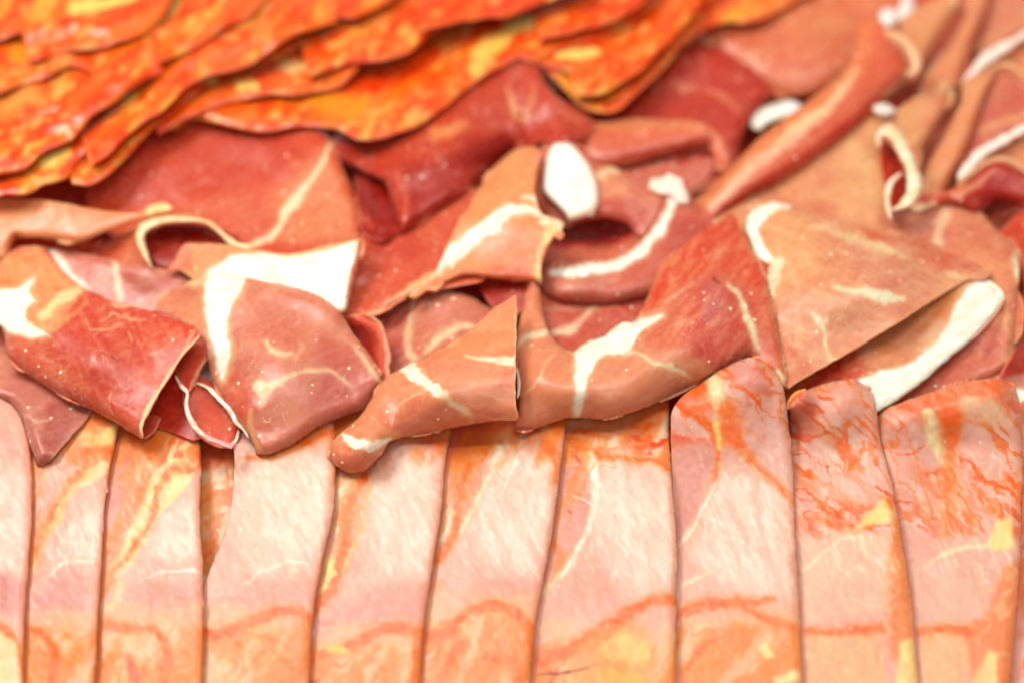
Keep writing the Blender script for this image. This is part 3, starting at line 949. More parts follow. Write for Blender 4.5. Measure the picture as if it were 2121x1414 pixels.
# P9a body, P10, P9b
cured('large cured ham flap with a jagged fat tip and a long white fat band, centre', [
    sheet([(700, 660), (712, 560), (742, 520), (754, 472), (790, 460), (818, 470), (874, 440), (936, 410), (990, 390), (1060, 420), (1060, 520), (1000, 580), (960, 590), (902, 600), (849, 612), (800, 642), (762, 656), (730, 662)],
          [(730, 600, 12), (770, 500, 12), (900, 460, 14), (1000, 420, 16), (1000, 540, 16), (870, 590, 16), (750, 650, 14)], (222, 98, 72),
          [MOTD, ('P', [(760, 480), (860, 470), (880, 520), (780, 560), (740, 560)], (204, 76, 66), 0.6, 20), ('L', [(735, 655), (790, 638), (846, 600), (900, 570)], (7, 9, 10, 12), (248, 188, 140), 0.9, 3)],  # reddish patch paints the shade below the dark upper fold
          rounds=[([(762, 656), (849, 612), (902, 600)], 14, 2)], step=2.6)])
_p9 = bpy.data.objects[-1] if False else None
cured('dark glossy red cured ham fold with two lobes in the centre top', [
    sheet([(730, 350), (790, 350), (840, 380), (850, 440), (840, 470), (790, 500), (750, 480), (740, 420)],
          [(750, 380, 8), (840, 400, 9), (790, 480, 8)], (160, 26, 18), [('L', [(752, 440), (770, 470)], (14, 18), (206, 80, 70), 0.8, 6)], step=3.2),  # lower sheet carries the gap's shade in its dark red
    sheet([(690, 312), (696, 280), (744, 262), (843, 258), (900, 220), (950, 160), (1005, 130), (1045, 100), (1090, 100), (1112, 140), (1130, 176), (1158, 204), (1200, 230), (1240, 262), (1200, 290), (1150, 296), (1118, 294), (1090, 306), (1060, 312), (1039, 322), (1020, 352), (999, 378), (960, 404), (917, 430), (872, 462), (840, 480), (828, 482), (822, 450), (812, 418), (795, 378), (768, 366), (727, 346)],
          [(710, 310, 12), (840, 270, 17), (1060, 130, 20), (1075, 220, 18), (1140, 220, 21), (1210, 250, 16), (950, 260, 20), (900, 340, 21), (1000, 360, 14), (840, 470, 13), (810, 400, 16), (1078, 295, 14)], (196, 66, 52),
          [('P', [(700, 290), (840, 275), (960, 200), (1050, 140), (1070, 180), (1060, 260), (960, 280), (870, 330), (800, 330)], (202, 74, 48), 0.8, 22),
           ('P', [(840, 340), (920, 330), (1040, 270), (1050, 300), (990, 380), (860, 460), (830, 470)], (162, 36, 34), 0.85, 18),
           ('P', [(1080, 150), (1110, 160), (1190, 230), (1210, 260), (1120, 270), (1090, 220)], (206, 82, 62), 0.8, 16), MOTD,
           ('L', [(1052, 186), (1064, 220), (1072, 244)], (10, 12, 16), (246, 180, 130), 0.8, 5), ('L', [(1108, 176), (1096, 220), (1086, 250)], (6, 10, 12), (238, 160, 120), 0.7, 5),
           ('L', [(905, 276), (940, 268), (965, 256)], (12, 12, 8), (240, 146, 86), 0.8, 6), ('L', [(1170, 232), (1200, 246)], (16, 20, 8), (236, 130, 104), 0.6, 6),
           ('L', [(832, 372), (840, 410), (836, 460)], (8, 12, 12), (228, 110, 90), 0.7, 5)],
          rounds=[([(1060, 312), (1020, 352), (999, 378), (917, 430), (840, 480)], 60, 9), ([(828, 482), (812, 418), (795, 378), (768, 366), (727, 346)], 18, 4), ([(1085, 306), (1076, 260), (1074, 240)], 14, 2.5)], step=2.8)])
_fl = sheet([(860, 600), (900, 566), (930, 500), (960, 440), (990, 392), (1016, 356), (1044, 326), (1073, 308), (1104, 304), (1120, 312), (1112, 350), (1106, 390), (1112, 420), (1126, 446), (1150, 452), (1170, 464), (1164, 474), (1169, 488), (1160, 497), (1148, 488), (1140, 500), (1130, 520), (1122, 550), (1122, 587), (1073, 583), (1011, 577), (964, 572), (924, 586), (902, 602), (884, 600), (858, 617), (846, 612)],
            [(870, 600, 17), (940, 500, 19), (1010, 370, 22), (1090, 320, 24), (1100, 400, 25), (1060, 450, 25), (1160, 470, 24), (1120, 580, 18), (1010, 570, 18), (1000, 500, 21)], (238, 142, 96),
            [('P', [(960, 480), (1000, 400), (1060, 330), (1100, 320), (1090, 400), (1040, 430)], (242, 152, 100), 0.8, 14), ('P', [(1000, 560), (1080, 550), (1110, 580), (1000, 590)], (224, 92, 62), 0.8, 12),
             ('P', [(900, 590), (960, 560), (1010, 560), (1000, 585), (920, 600)], (228, 100, 70), 0.6, 10), MOT,
             ('L', [(1130, 448), (1089, 432), (1052, 440), (1011, 470), (964, 506), (918, 540), (874, 578), (850, 604)], (10, 18, 30, 34, 36, 36, 28, 16), FAT, 0.98, 4),
             ('L', [(1080, 408), (1104, 410), (1120, 430), (1128, 450)], (5, 9, 12, 10), (252, 234, 214), 0.95, 3),
             ('L', [(1170, 468), (1150, 470), (1124, 460)], (20, 24, 14), (253, 236, 206), 0.95, 4), ('L', [(1140, 480), (1120, 510), (1112, 550), (1120, 585)], (22, 10, 12, 10), (252, 218, 150), 0.9, 4)],
            rounds=[([(960, 440), (990, 392), (1044, 326), (1073, 308), (1104, 304)], 22, 4), ([(924, 586), (964, 572), (1011, 577), (1122, 587)], 18, 3)], step=2.5)
_fb = sheet([(1124, 530), (1136, 500), (1148, 505), (1158, 520), (1150, 540), (1132, 560), (1122, 566)], [(1130, 520, 14), (1150, 520, 13)], (240, 176, 140), step=3) if False else None
_host = [x for x in bpy.data.objects if x.get('label', '').startswith('large cured ham flap')][0]
_root = bpy.data.objects.new('cured_ham_slice', None)
COL.objects.link(_root)
_root.location = _host.location
tag(_root, _host['label'], _host['category'], GP)
del _host['label'], _host['category'], _host['group']
_host.name = 'lean_sheet'
_host.parent = _root
_host.location = (0, 0, 0)
ob = link_mesh('folded_flap', [_fl], M_HAM, parent=_root)

# P8 white flap, P7b, P7
cured('cured ham slice with a very wide white fat band and a tan upper edge', [
    sheet([(345, 560), (360, 540), (383, 506), (420, 505), (471, 507), (530, 518), (604, 526), (677, 508), (720, 500), (752, 492), (754, 510), (745, 546), (732, 590), (720, 644), (690, 650), (560, 640), (440, 640), (400, 580), (372, 560)],
          [(360, 550, 17), (390, 510, 19), (560, 520, 22), (740, 500, 24), (725, 620, 20), (600, 600, 19), (450, 590, 19)], (240, 150, 100),
          [('P', [(345, 560), (383, 506), (400, 520), (400, 560)], (228, 108, 72), 0.85, 5),
           ('P', [(418, 580), (440, 552), (480, 532), (540, 526), (620, 530), (680, 516), (740, 498), (748, 510), (738, 560), (720, 640), (600, 640), (440, 660)], FAT, 1.0, 4),
           ('L', [(752, 500), (742, 550), (728, 600), (718, 642)], (12, 20, 14, 6), (226, 116, 90), 0.9, 4), ('L', [(622, 541), (660, 539)], (5, 6, 3), (250, 226, 180), 0.8, 3)],
          rounds=[([(752, 492), (745, 546), (732, 590), (720, 644)], 22, 4)], step=2.5)])
cured('small cured ham fold with a shadowed hollow behind the big veined slice', [
    sheet([(680, 660), (696, 660), (720, 654), (745, 651), (772, 658), (796, 682), (806, 720), (808, 760), (800, 790), (770, 800), (720, 740)],
          [(700, 662, 12), (770, 665, 18), (800, 740, 17), (740, 720, 8)], (222, 104, 82),
          [('P', [(690, 670), (750, 668), (775, 700), (780, 760), (740, 730)], (160, 26, 18), 0.8, 12), ('L', [(770, 660), (794, 690), (804, 740), (796, 786)], (5, 6, 7, 5), (242, 168, 140), 0.7, 3)],  # dark red patch paints the shadow inside the curl
          rounds=[([(745, 651), (796, 682), (806, 720), (808, 760)], 22, 3)], step=2.8)])

# ------------------------------------------------------------------ marbled pork slices, standing in a row along the front
E = {
    -1: [(-140, 700), (-140, 1480)],
    0: [(14, 826), (42, 858), (58, 900), (66, 960), (67, 1060), (58, 1180), (50, 1300), (47, 1480)],
    1: [(262, 820), (236, 930), (218, 1040), (212, 1150), (203, 1280), (194, 1480)],
    2: [(404, 860), (417, 940), (414, 1060), (420, 1160), (421, 1300), (417, 1480)],
    3: [(690, 870), (697, 950), (690, 1060), (666, 1170), (648, 1280), (636, 1480)],
    4: [(946, 840), (924, 950), (914, 1060), (895, 1180), (878, 1300), (866, 1480)],
    5: [(1176, 840), (1164, 950), (1150, 1060), (1130, 1180), (1108, 1300), (1094, 1480)],
    6: [(1384, 780), (1388, 920), (1392, 1000), (1402, 1120), (1400, 1250), (1400, 1480)],
    7: [(1578, 744), (1606, 768), (1624, 806), (1634, 880), (1644, 1000), (1648, 1120), (1656, 1250), (1666, 1480)],
    8: [(1784, 792), (1806, 812), (1816, 850), (1824, 910), (1848, 1000), (1872, 1130), (1890, 1250), (1908, 1480)],
    9: [(2082, 786), (2104, 804), (2114, 850), (2118, 950), (2116, 1100), (2110, 1220), (2086, 1480)],
    10: [(2300, 760), (2300, 1480)],
}


def ex(i, y):
    e = E[i]
    return float(np.interp(y, [p[1] for p in e], [p[0] for p in e]))


def U(i, u, y):
    a, b = ex(i - 1, y), ex(i, y)
    return (a + (b - a) * u, y)


PB = (248, 176, 168)
DP = (230, 154, 146)
PC = (253, 214, 204)
OR = (252, 104, 22)
DO = (234, 74, 20)
YF = (252, 208, 112)
PE = (246, 184, 138)
GH = 'marbled pork slices folded in a row along the front'


def pork(i, label, top, ops, base=PB, h0=6.4, h1=9.6, clamp=True, left=None, topround=None, extra=(), shift=36):
    e = E[i]
    y0 = top[0][1]
    left = left or [(ex(i - 1, y) - shift, y) for y in (1480, 1380, 1260, 1140, 1040, 960) if y > y0 + 30]
    out = [tuple(p) for p in e] + left + list(top)
    ys = [max(e[0][1], top[0][1]) + 40, 1000, 1150, 1300, 1460]
    ctrl = []
    for y in ys:
        k = -9.0 * max(0, (y - 1000) / 460.0)
        ctrl += [(ex(i - 1, y) - shift, y, h0 + k), (U(i, 0.5, y)[0], y, h0 + (h1 - h0) * 0.72 + k), (ex(i, y), y, h1 + 0.8 + k)]
    if topround:
        ctrl += topround[1]
    rounds = [(e, 24, 2.2)]
    if topround:
        rounds.append(topround[0])
    if i in (1, 2, 4, 5, 6):
        ops = list(ops) + [('N', (252, 118, 34), 90, 24, 62, 0.02, 0.3, 0.7, reg(i, 800, 965)), ('N', (252, 136, 52), 110, 16, 66, 0.08, 0.25, 0.65, [U(i, -0.1, 900), U(i, 0.42, 900), U(i, 0.22, 1080), U(i, 0.08, 1220), U(i, -0.15, 1240)])]
    ops = list(ops) + [('N', (255, 240, 230), 26, 8, -65, 0.20, 0.24, 0.30, reg(i, 930, 1200, 0.2, 1.0)), ('N', (228, 138, 126), 50, 14, -70, 0.2, 0.3, 0.20), ('L', [U(i, 0.0, 860), U(i, 0.0, 1060), U(i, 0.0, 1260), U(i, 0.0, 1470)], (14, 12, 12, 14), (238, 138, 112), 0.5, 6),  # the long edge strokes paint pink-red shade along the seams
                       ('L', [U(i, 0.97, 900), U(i, 0.98, 1100), U(i, 0.98, 1300), U(i, 0.98, 1470)], (6, 7, 8, 7), (244, 160, 136), 0.45, 5)]
    lay = sheet(out, ctrl, base, ops, rounds=rounds, step=2.5, ragged=0.9, bump=(0.5, 90), clamp=clamp, soft=4, seed=900 + 17 * i, fine=0.14, edge=0.0, wisp=0.12, grain=-60)
    o = link_mesh('marbled_pork_slice', list(extra) + [lay], M_PORK, thick=0.7)
    tag(o, label, 'pork slice', GH)
    return o


def reg(i, ya, yb, ua=-0.3, ub=1.05):
    return [U(i, ua, ya), U(i, ub, ya), U(i, ub, (ya + yb) / 2), U(i, ub, yb), U(i, ua, yb), U(i, ua, (ya + yb) / 2)]


def lobes(i, y, al=1.0, arc=None):
    """peach lobes outlined in orange across the lower end of a slice"""
    return [('N', (250, 190, 140), 80, 40, 20, -0.1, 0.5, 0.6, reg(i, y - 50, 1490)), ('P', [U(i, -0.3, y + 22), U(i, 0.1, y + 8), U(i, 0.45, y - 18), U(i, 0.75, y - 22), U(i, 1.1, y + 4), U(i, 1.1, 1490), U(i, -0.3, 1490)], PE, 0.7, 26),
            ('N', (248, 204, 164), 60, 50, 20, 0.0, 0.5, 0.5, reg(i, y, 1490)),
            ('R', OR, 110, 50, 50, 0.24, 0.95 * al, reg(i, y, 1490)),
            ('N', (250, 132, 44), 90, 34, 60, -0.02, 0.3, 0.85, reg(i, y, 1490))]


FIB = ('N', (252, 226, 210), 60, 5, -72, 0.1, 0.45, 0.20)
BLO = ('N', (226, 132, 116), 110, 60, 30, 0.12, 0.5, 0.30)

pork(10, 'marbled pork slice just showing at the right frame edge, beside the last full slice', [(2090, 850), (2200, 800)],
     [('N', OR, 40, 20, 60, 0.2, 0.2, 0.6)], h0=4, h1=10)
pork(6, 'marbled pork slice with a cream centre and a broad orange foot, sixth along the row', [(1150, 800), (1250, 780)], [
    BLO, FIB,
    ('P', [U(6, .2, 960), U(6, .5, 930), U(6, 1.0, 960), U(6, 1.05, 1200), U(6, .75, 1230), U(6, .5, 1180), U(6, .3, 1080)], PC, 0.8, 34),
    ('P', [U(6, -.3, 960), U(6, .3, 960), U(6, .3, 1100), U(6, .1, 1180), U(6, -.3, 1200)], (228, 150, 144), 0.85, 10),
    ('P', [U(6, -.2, 800), U(6, 1.1, 800), U(6, 1.05, 965), U(6, .6, 935), U(6, .25, 945), U(6, -.2, 955)], (238, 150, 120), 0.8, 8),
    ('R', DO, 70, 24, 10, 0.36, 0.95, reg(6, 820, 965)), ('N', (252, 226, 210), 50, 20, 12, 0.15, 0.2, 0.8, reg(6, 860, 960)),
    ('L', [U(6, .02, 905), U(6, .3, 940), U(6, .6, 950), U(6, .9, 956), U(6, 1, 975)], (10, 8, 6, 5), OR, 0.9, 3),
    ('L', [U(6, .25, 945), U(6, .32, 1000), U(6, .3, 1080), U(6, .15, 1180), U(6, .0, 1230)], (26, 16, 9, 12, 14), (252, 232, 222), 0.85, 4),
    ('L', [U(6, .05, 1018), U(6, .2, 1030), U(6, .3, 1045)], (3, 5), (252, 230, 222), 0.9, 2),
    ('L', [U(6, .0, 1120), U(6, .1, 1150), U(6, .08, 1180)], (8, 12, 6), OR, 0.8, 4),
    ('L', [(1181, 1056), (1184, 1060)], (7, 5), (214, 60, 30), 1, 1.5)]
    + lobes(6, 1330, 1.0) + [
    ('L', [U(6, -.05, 1370), U(6, .2, 1350), U(6, .45, 1320), U(6, .65, 1270), U(6, .9, 1238), U(6, 1, 1245)], (26, 22, 26, 20, 14, 12), OR, 0.95, 6),
    ('P', [U(6, .3, 1340), U(6, .65, 1290), U(6, .8, 1300), U(6, .8, 1400), U(6, .5, 1480), U(6, .2, 1480)], (248, 160, 70), 0.6, 16),
    ('L', [U(6, .05, 1395), U(6, .3, 1390), U(6, .45, 1378)], (3, 6, 2), (150, 50, 30), 0.9, 2),
    ('L', [U(6, .55, 1340), U(6, .72, 1345)], (50, 60), (252, 206, 130), 0.8, 14), ('L', [U(6, .45, 1400), U(6, .75, 1410)], (20, 24), (255, 190, 60), 0.7, 8)])
pork(5, 'marbled pork slice ending beneath the ham knot, with an orange vein down its left side', [(900, 820), (1040, 800)], [
    BLO, FIB,
    ('P', [U(5, .35, 960), U(5, .6, 900), U(5, .9, 930), U(5, 1.0, 1080), U(5, .9, 1180), U(5, .5, 1170), U(5, .3, 1090)], PC, 0.8, 34),
    ('P', [U(5, -.2, 820), U(5, 1.1, 820), U(5, .9, 890), U(5, .4, 900), U(5, .1, 950), U(5, -.2, 960)], (226, 90, 56), 0.85, 9),
    ('P', [U(5, .1, 1000), U(5, .3, 950), U(5, .35, 1000), U(5, .2, 1080), U(5, .05, 1120)], (226, 150, 140), 0.8, 8),
    ('L', [U(5, .9, 870), U(5, .88, 920), U(5, .97, 960), U(5, .96, 1000)], (34, 18, 12, 6), OR, 0.8, 5),
    ('L', [U(5, .82, 880), U(5, .9, 910)], (16, 14), (253, 224, 180), 0.8, 5),
    ('L', [U(5, .55, 890), U(5, .35, 920), U(5, .2, 950), U(5, .08, 975)], (10, 20, 26, 24), (246, 150, 80), 0.9, 5),
    ('L', [U(5, .35, 925), U(5, .16, 990), U(5, .14, 1050), U(5, .16, 1090), U(5, .02, 1160)], (10, 14, 12, 12, 14), OR, 0.9, 4),
    ('L', [U(5, .08, 1060), U(5, .02, 1110)], (18, 20), (252, 232, 216), 0.8, 5),
    ('L', [U(5, .45, 930), U(5, .4, 980), U(5, .3, 1040), U(5, .2, 1100)], (14, 8, 6, 8), (252, 236, 214), 0.8, 3),
    ('L', [U(5, .62, 880), U(5, .6, 950), U(5, .5, 1030)], (4, 6, 4), (253, 238, 226), 0.7, 3),
    ('P', [U(5, .1, 1270), U(5, .5, 1200), U(5, 1, 1220), U(5, 1, 1270), U(5, .3, 1290)], (226, 144, 132), 0.5, 26)]
    + lobes(5, 1275, .8) + [
    ('L', [U(5, -.05, 1320), U(5, .2, 1310), U(5, .4, 1265), U(5, .7, 1258), U(5, .95, 1300), U(5, 1, 1340)], (20, 20, 14, 14, 16, 14), OR, 0.95, 5),
    ('L', [U(5, .35, 1330), U(5, .2, 1400), U(5, .1, 1470)], (14, 16, 14), OR, 0.7, 6),
    ('L', [U(5, .6, 1360), U(5, .85, 1370), U(5, .9, 1440)], (20, 16, 24), OR, 0.6, 7)])
pork(4, 'marbled pork slice fourth along the row, partly under the rounded tip of the ham roll', [(660, 860), (700, 830), (820, 820)], [
    BLO, FIB,
    ('P', [U(4, .4, 1000), U(4, .6, 930), U(4, .95, 960), U(4, 1.0, 1080), U(4, .95, 1190), U(4, .5, 1200), U(4, .35, 1100)], PC, 0.8, 34),
    ('P', [U(4, -.2, 820), U(4, 1.1, 820), U(4, 1.05, 930), U(4, .85, 920), U(4, .6, 900), U(4, .2, 960), U(4, -.2, 980)], (232, 92, 54), 0.85, 9),
    ('N', (250, 170, 110), 40, 22, 30, 0.1, 0.2, 0.7, reg(4, 850, 940)),
    ('P', [U(4, -.1, 990), U(4, .25, 985), U(4, .22, 1060), U(4, .1, 1100), U(4, -.1, 1100)], (250, 226, 190), 0.85, 7),
    ('P', [U(4, .1, 1060), U(4, .28, 1040), U(4, .2, 1130), U(4, .05, 1190)], (238, 150, 100), 0.8, 6),
    ('L', [U(4, .26, 985), U(4, .14, 1050), U(4, .17, 1120), U(4, .16, 1190), U(4, .0, 1260)], (12, 16, 14, 18, 18), OR, 0.92, 4),
    ('L', [U(4, .33, 1010), U(4, .3, 1070), U(4, .25, 1130), U(4, .2, 1180)], (7, 8, 8, 5), (252, 180, 100), 0.85, 3),
    ('L', [U(4, .06, 1150), U(4, .1, 1190), U(4, .02, 1220)], (12, 20, 12), (255, 226, 140), 0.8, 4),
    ('P', [U(4, .1, 1290), U(4, .5, 1215), U(4, 1, 1220), U(4, 1, 1300), U(4, .4, 1310)], (222, 140, 132), 0.5, 26)]
    + lobes(4, 1335, .7) + [
    ('L', [U(4, -.05, 1365), U(4, .3, 1345), U(4, .55, 1310), U(4, .8, 1298), U(4, 1, 1310)], (16, 14, 16, 18, 16), OR, 0.95, 5),
    ('L', [U(4, .18, 1345), U(4, .32, 1348)], (18, 20, 14), (255, 200, 90), 0.9, 4),
    ('L', [U(4, .98, 1310), U(4, .97, 1400), U(4, .95, 1480)], (22, 24, 20), OR, 0.7, 7),
    ('L', [U(4, .0, 1412), U(4, .08, 1404)], (4, 6), (120, 40, 24), 0.9, 2)])
_ul = sheet([(380, 880), (500, 870), (510, 960), (500, 1100), (465, 1180), (430, 1250), (396, 1250)],
            [(400, 900, 4.0), (500, 1000, 4.5), (430, 1230, -4)], (252, 156, 84),
            [('N', (252, 210, 190), 40, 26, 60, 0.1, 0.15, 0.9), ('R', OR, 60, 40, 40, 0.3, 0.7), ('P', [(380, 870), (500, 870), (500, 960), (380, 960)], (226, 84, 50), 0.7, 14)], step=3)
pork(3, 'widest pale pork slice third along the row, plain pink top above an orange arc', [(486, 960), (480, 900), (560, 880), (640, 860)], [
    BLO, FIB,
    ('P', [(500, 950), (600, 930), (690, 940), (684, 1060), (650, 1170), (560, 1200), (500, 1180), (490, 1060)], (246, 206, 192), 0.8, 34),
    ('P', [(590, 960), (670, 960), (668, 1060), (630, 1140), (570, 1120)], PC, 0.7, 34),
    ('L', [(500, 950), (560, 945), (610, 922), (660, 900), (694, 890)], (4, 9, 13, 14, 16), OR, 0.9, 4),
    ('L', [(690, 900), (698, 960), (696, 1000)], (12, 10, 5), DO, 0.6, 4),
    ('P', [(440, 1260), (520, 1210), (640, 1170), (640, 1250), (500, 1290), (430, 1300)], (228, 142, 130), 0.5, 26),
    ('L', [(500, 1210), (550, 1178), (600, 1160), (640, 1170)], (4, 6, 4), (252, 226, 216), 0.7, 3)]
    + lobes(3, 1300, .75) + [
    ('L', [(424, 1316), (480, 1305), (530, 1282), (570, 1268), (620, 1264), (645, 1290)], (18, 16, 14, 18, 16, 14), OR, 0.95, 5),
    ('P', [(560, 1380), (590, 1330), (620, 1280), (640, 1300), (630, 1480), (560, 1480)], (246, 130, 56), 0.8, 12)], extra=[_ul], left=[(380, 1480), (386, 1300), (418, 1220), (455, 1130), (478, 1050)])
pork(2, 'marbled pork slice second along the row with a slanting yellow fat streak', [(226, 850), (300, 830)], [
    BLO, FIB,
    ('P', [U(2, -.2, 940), U(2, .3, 950), U(2, .3, 1040), U(2, .1, 1100), U(2, -.2, 1120)], (228, 150, 142), 0.8, 10),
    ('P', [U(2, -.2, 830), U(2, 1.1, 830), U(2, 1.05, 965), U(2, .7, 975), U(2, .5, 960), U(2, .3, 960), U(2, -.2, 930)], (238, 108, 54), 0.9, 9),
    ('N', (252, 206, 150), 40, 14, 60, 0.1, 0.2, 0.9, reg(2, 850, 980, 0.3, 1.05)),
    ('P', [U(2, .45, 990), U(2, .7, 950), U(2, .95, 955), U(2, .85, 1010), U(2, .6, 1060), U(2, .4, 1130), U(2, .15, 1200), U(2, -.05, 1210), U(2, .2, 1130), U(2, .35, 1060)], (252, 226, 170), 0.95, 5),
    ('L', [U(2, .9, 970), U(2, .66, 975), U(2, .56, 1010), U(2, .52, 1060), U(2, .35, 1120), U(2, .1, 1190)], (10, 10, 9, 8, 7, 6), OR, 0.9, 3),
    ('L', [U(2, .0, 1140), U(2, .2, 1090), U(2, .34, 1040), U(2, .4, 980)], (20, 14, 12, 16), (240, 130, 74), 0.85, 5),
    ('L', [U(2, .0, 1290), U(2, .15, 1250), U(2, .2, 1210)], (10, 14, 16), (252, 216, 170), 0.8, 4), ('L', [U(2, .0, 1230), U(2, .1, 1200)], (14, 10), OR, 0.7, 4),
    ('P', [U(2, .65, 1060), U(2, .95, 1040), U(2, .98, 1150), U(2, .6, 1160), U(2, .45, 1140)], PC, 0.8, 14),
    ('L', [U(2, .4, 1200), U(2, .6, 1184), U(2, .85, 1182), U(2, 1, 1190)], (4, 6, 5), (252, 226, 220), 0.8, 3),
    ('P', [U(2, .25, 1220), U(2, .6, 1195), U(2, .98, 1210), U(2, .98, 1270), U(2, .3, 1290)], (222, 138, 132), 0.5, 26)]
    + lobes(2, 1295, .9) + [
    ('L', [U(2, .0, 1285), U(2, .3, 1305), U(2, .55, 1300), U(2, .68, 1350), U(2, .62, 1440)], (16, 14, 10, 16, 18), OR, 0.9, 4),
    ('L', [U(2, .3, 1360), U(2, .38, 1400)], (10, 18), DO, 0.8, 4)])
pork(1, 'narrow marbled pork slice first full one from the left, yellow fat at its top', [(30, 980), (60, 900), (140, 830), (200, 800)], [
    BLO, FIB,
    ('P', [U(1, .5, 840), U(1, 1.1, 830), U(1, 1.05, 985), U(1, .8, 990), U(1, .55, 960), U(1, .4, 950)], (244, 140, 78), 0.9, 7),
    ('P', [U(1, .55, 890), U(1, .95, 880), U(1, .98, 915), U(1, .6, 925)], (253, 218, 140), 0.9, 6),
    ('P', [U(1, .6, 930), U(1, 1.0, 925), U(1, 1.0, 945), U(1, .5, 955)], OR, 0.8, 5),
    ('P', [U(1, .8, 960), U(1, 1.0, 945), U(1, .95, 985), U(1, .6, 1010), U(1, .5, 1010)], (254, 228, 180), 0.85, 5),
    ('L', [U(1, .8, 975), U(1, .55, 1000), U(1, .35, 1060), U(1, .15, 1120), U(1, .02, 1180)], (16, 22, 24, 18, 10), (250, 196, 120), 0.9, 5),
    ('L', [U(1, .6, 980), U(1, .4, 1030), U(1, .2, 1090), U(1, .05, 1150)], (10, 9, 9, 8), OR, 0.9, 3),
    ('P', [U(1, .55, 1080), U(1, .95, 1050), U(1, .95, 1150), U(1, .5, 1165), U(1, .4, 1130)], (244, 214, 204), 0.8, 12),
    ('L', [U(1, .3, 1190), U(1, .5, 1165), U(1, .9, 1160)], (5, 8, 4), (250, 226, 222), 0.8, 3),
    ('P', [U(1, .1, 1230), U(1, .5, 1175), U(1, .8, 1200), U(1, .85, 1270), U(1, .2, 1290)], (212, 132, 134), 0.5, 26)]
    + lobes(1, 1305, .8) + [('L', [U(1, .05, 1300), U(1, .3, 1315), U(1, .42, 1360), U(1, .38, 1440)], (10, 12, 16, 14), OR, 0.85, 4)])
pork(0, 'pale pink pork slice cut off by the left frame edge', [(-140, 800), (-30, 812)], [
    BLO, FIB, ('P', [(-40, 1000), (40, 960), (56, 1060), (40, 1180), (-40, 1180)], (244, 204, 198), 0.7, 18),
    ('P', [(-60, 1180), (50, 1190), (50, 1270), (-60, 1270)], (210, 130, 130), 0.7, 16),
    ('P', [(-60, 1310), (20, 1312), (44, 1350), (40, 1480), (-60, 1480)], (252, 222, 176), 0.95, 6),
    ('L', [(-30, 1292), (10, 1300), (36, 1330), (48, 1390)], (10, 12, 8, 6), OR, 0.85, 3), ('L', [(44, 860), (66, 960), (66, 1060)], (5, 5, 4), (214, 80, 66), 0.5, 2)])

# ------------------------------------------------------------------ left front ham
HOFF[0] = -6.0
cured('dark pink cured ham slice hanging down below the lower left fold', [
    sheet([(-80, 640), (0, 680), (20, 740), (60, 770), (120, 800), (196, 840), (176, 872), (140, 912), (100, 958), (76, 964), (60, 920), (46, 870), (20, 830), (-80, 800)],
          [(-50, 720, 14), (40, 760, 16), (180, 850, 15), (100, 900, 18), (80, 955, 14), (30, 820, 17)], (202, 120, 112),
          [MOT, ('P', [(100, 830), (170, 850), (120, 930), (80, 960)], (172, 84, 84), 0.7, 14), ('L', [(52, 860), (80, 876), (106, 868)], (4, 6, 3), (246, 200, 170), 0.7, 3)],
          rounds=[([(-80, 800), (20, 830), (46, 870), (60, 920), (76, 964), (100, 958)], 26, 5)], step=2.6)])
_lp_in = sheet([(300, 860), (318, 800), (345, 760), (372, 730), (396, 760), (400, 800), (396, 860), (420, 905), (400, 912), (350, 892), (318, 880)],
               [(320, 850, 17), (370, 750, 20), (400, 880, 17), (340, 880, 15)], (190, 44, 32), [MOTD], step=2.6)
_lp_bk = sheet([(380, 790), (412, 776), (440, 790), (466, 820), (492, 856), (496, 890), (486, 915), (456, 926), (420, 910), (396, 880), (380, 840)],
               [(390, 800, 15), (440, 800, 17), (490, 870, 17), (440, 915, 16)], (222, 96, 76), [('P', [(400, 800), (440, 800), (480, 860), (470, 900), (420, 890)], (226, 100, 78), 0.6, 12), MOTD],
               rounds=[([(466, 820), (496, 870), (486, 915)], 16, 2)], step=2.6)
_lp_tp = sheet([(356, 676), (380, 668), (412, 668), (441, 680), (443, 694), (432, 736), (412, 778), (400, 802), (386, 812), (374, 790), (360, 762), (352, 720)],
               [(370, 690, 21), (435, 690, 23), (400, 780, 22), (360, 740, 19)], (220, 84, 66),
               [MOT, ('L', [(441, 690), (430, 736), (410, 776), (390, 808)], (6, 8, 7, 4), (246, 176, 150), 0.8, 3)],
               rounds=[([(412, 668), (443, 694), (432, 736), (400, 802)], 12, 2)], step=2.6)
cured('cured ham slice rolled into an open white-rimmed loop hanging over the pork slices', [_lp_in, _lp_bk, _lp_tp],
      [rim([(398, 790, 20), (430, 802, 20), (458, 830, 20), (480, 852, 20), (488, 872, 20), (504, 888, 19), (516, 908, 18)], (4, 7, 10, 10, 9, 8, 5), 0.6, (250, 208, 186), [('N', (254, 240, 230), 16, 8, 20, 0.0, 0.3, 0.8)]),
       rim([(362, 776, 24), (376, 800, 24), (388, 812, 24), (386, 838, 23), (392, 862, 23), (406, 886, 23), (428, 904, 22), (456, 916, 22), (478, 924, 22), (490, 908, 21), (493, 890, 21)],
           (5, 9, 10, 10, 11, 13, 12, 13, 11, 6), 0.8, (252, 222, 212), [('N', (240, 176, 170), 18, 8, 20, 0.15, 0.3, 0.7), ('L', [(428, 904), (456, 916), (480, 922)], (12, 14), (230, 160, 166), 0.9, 3)])])

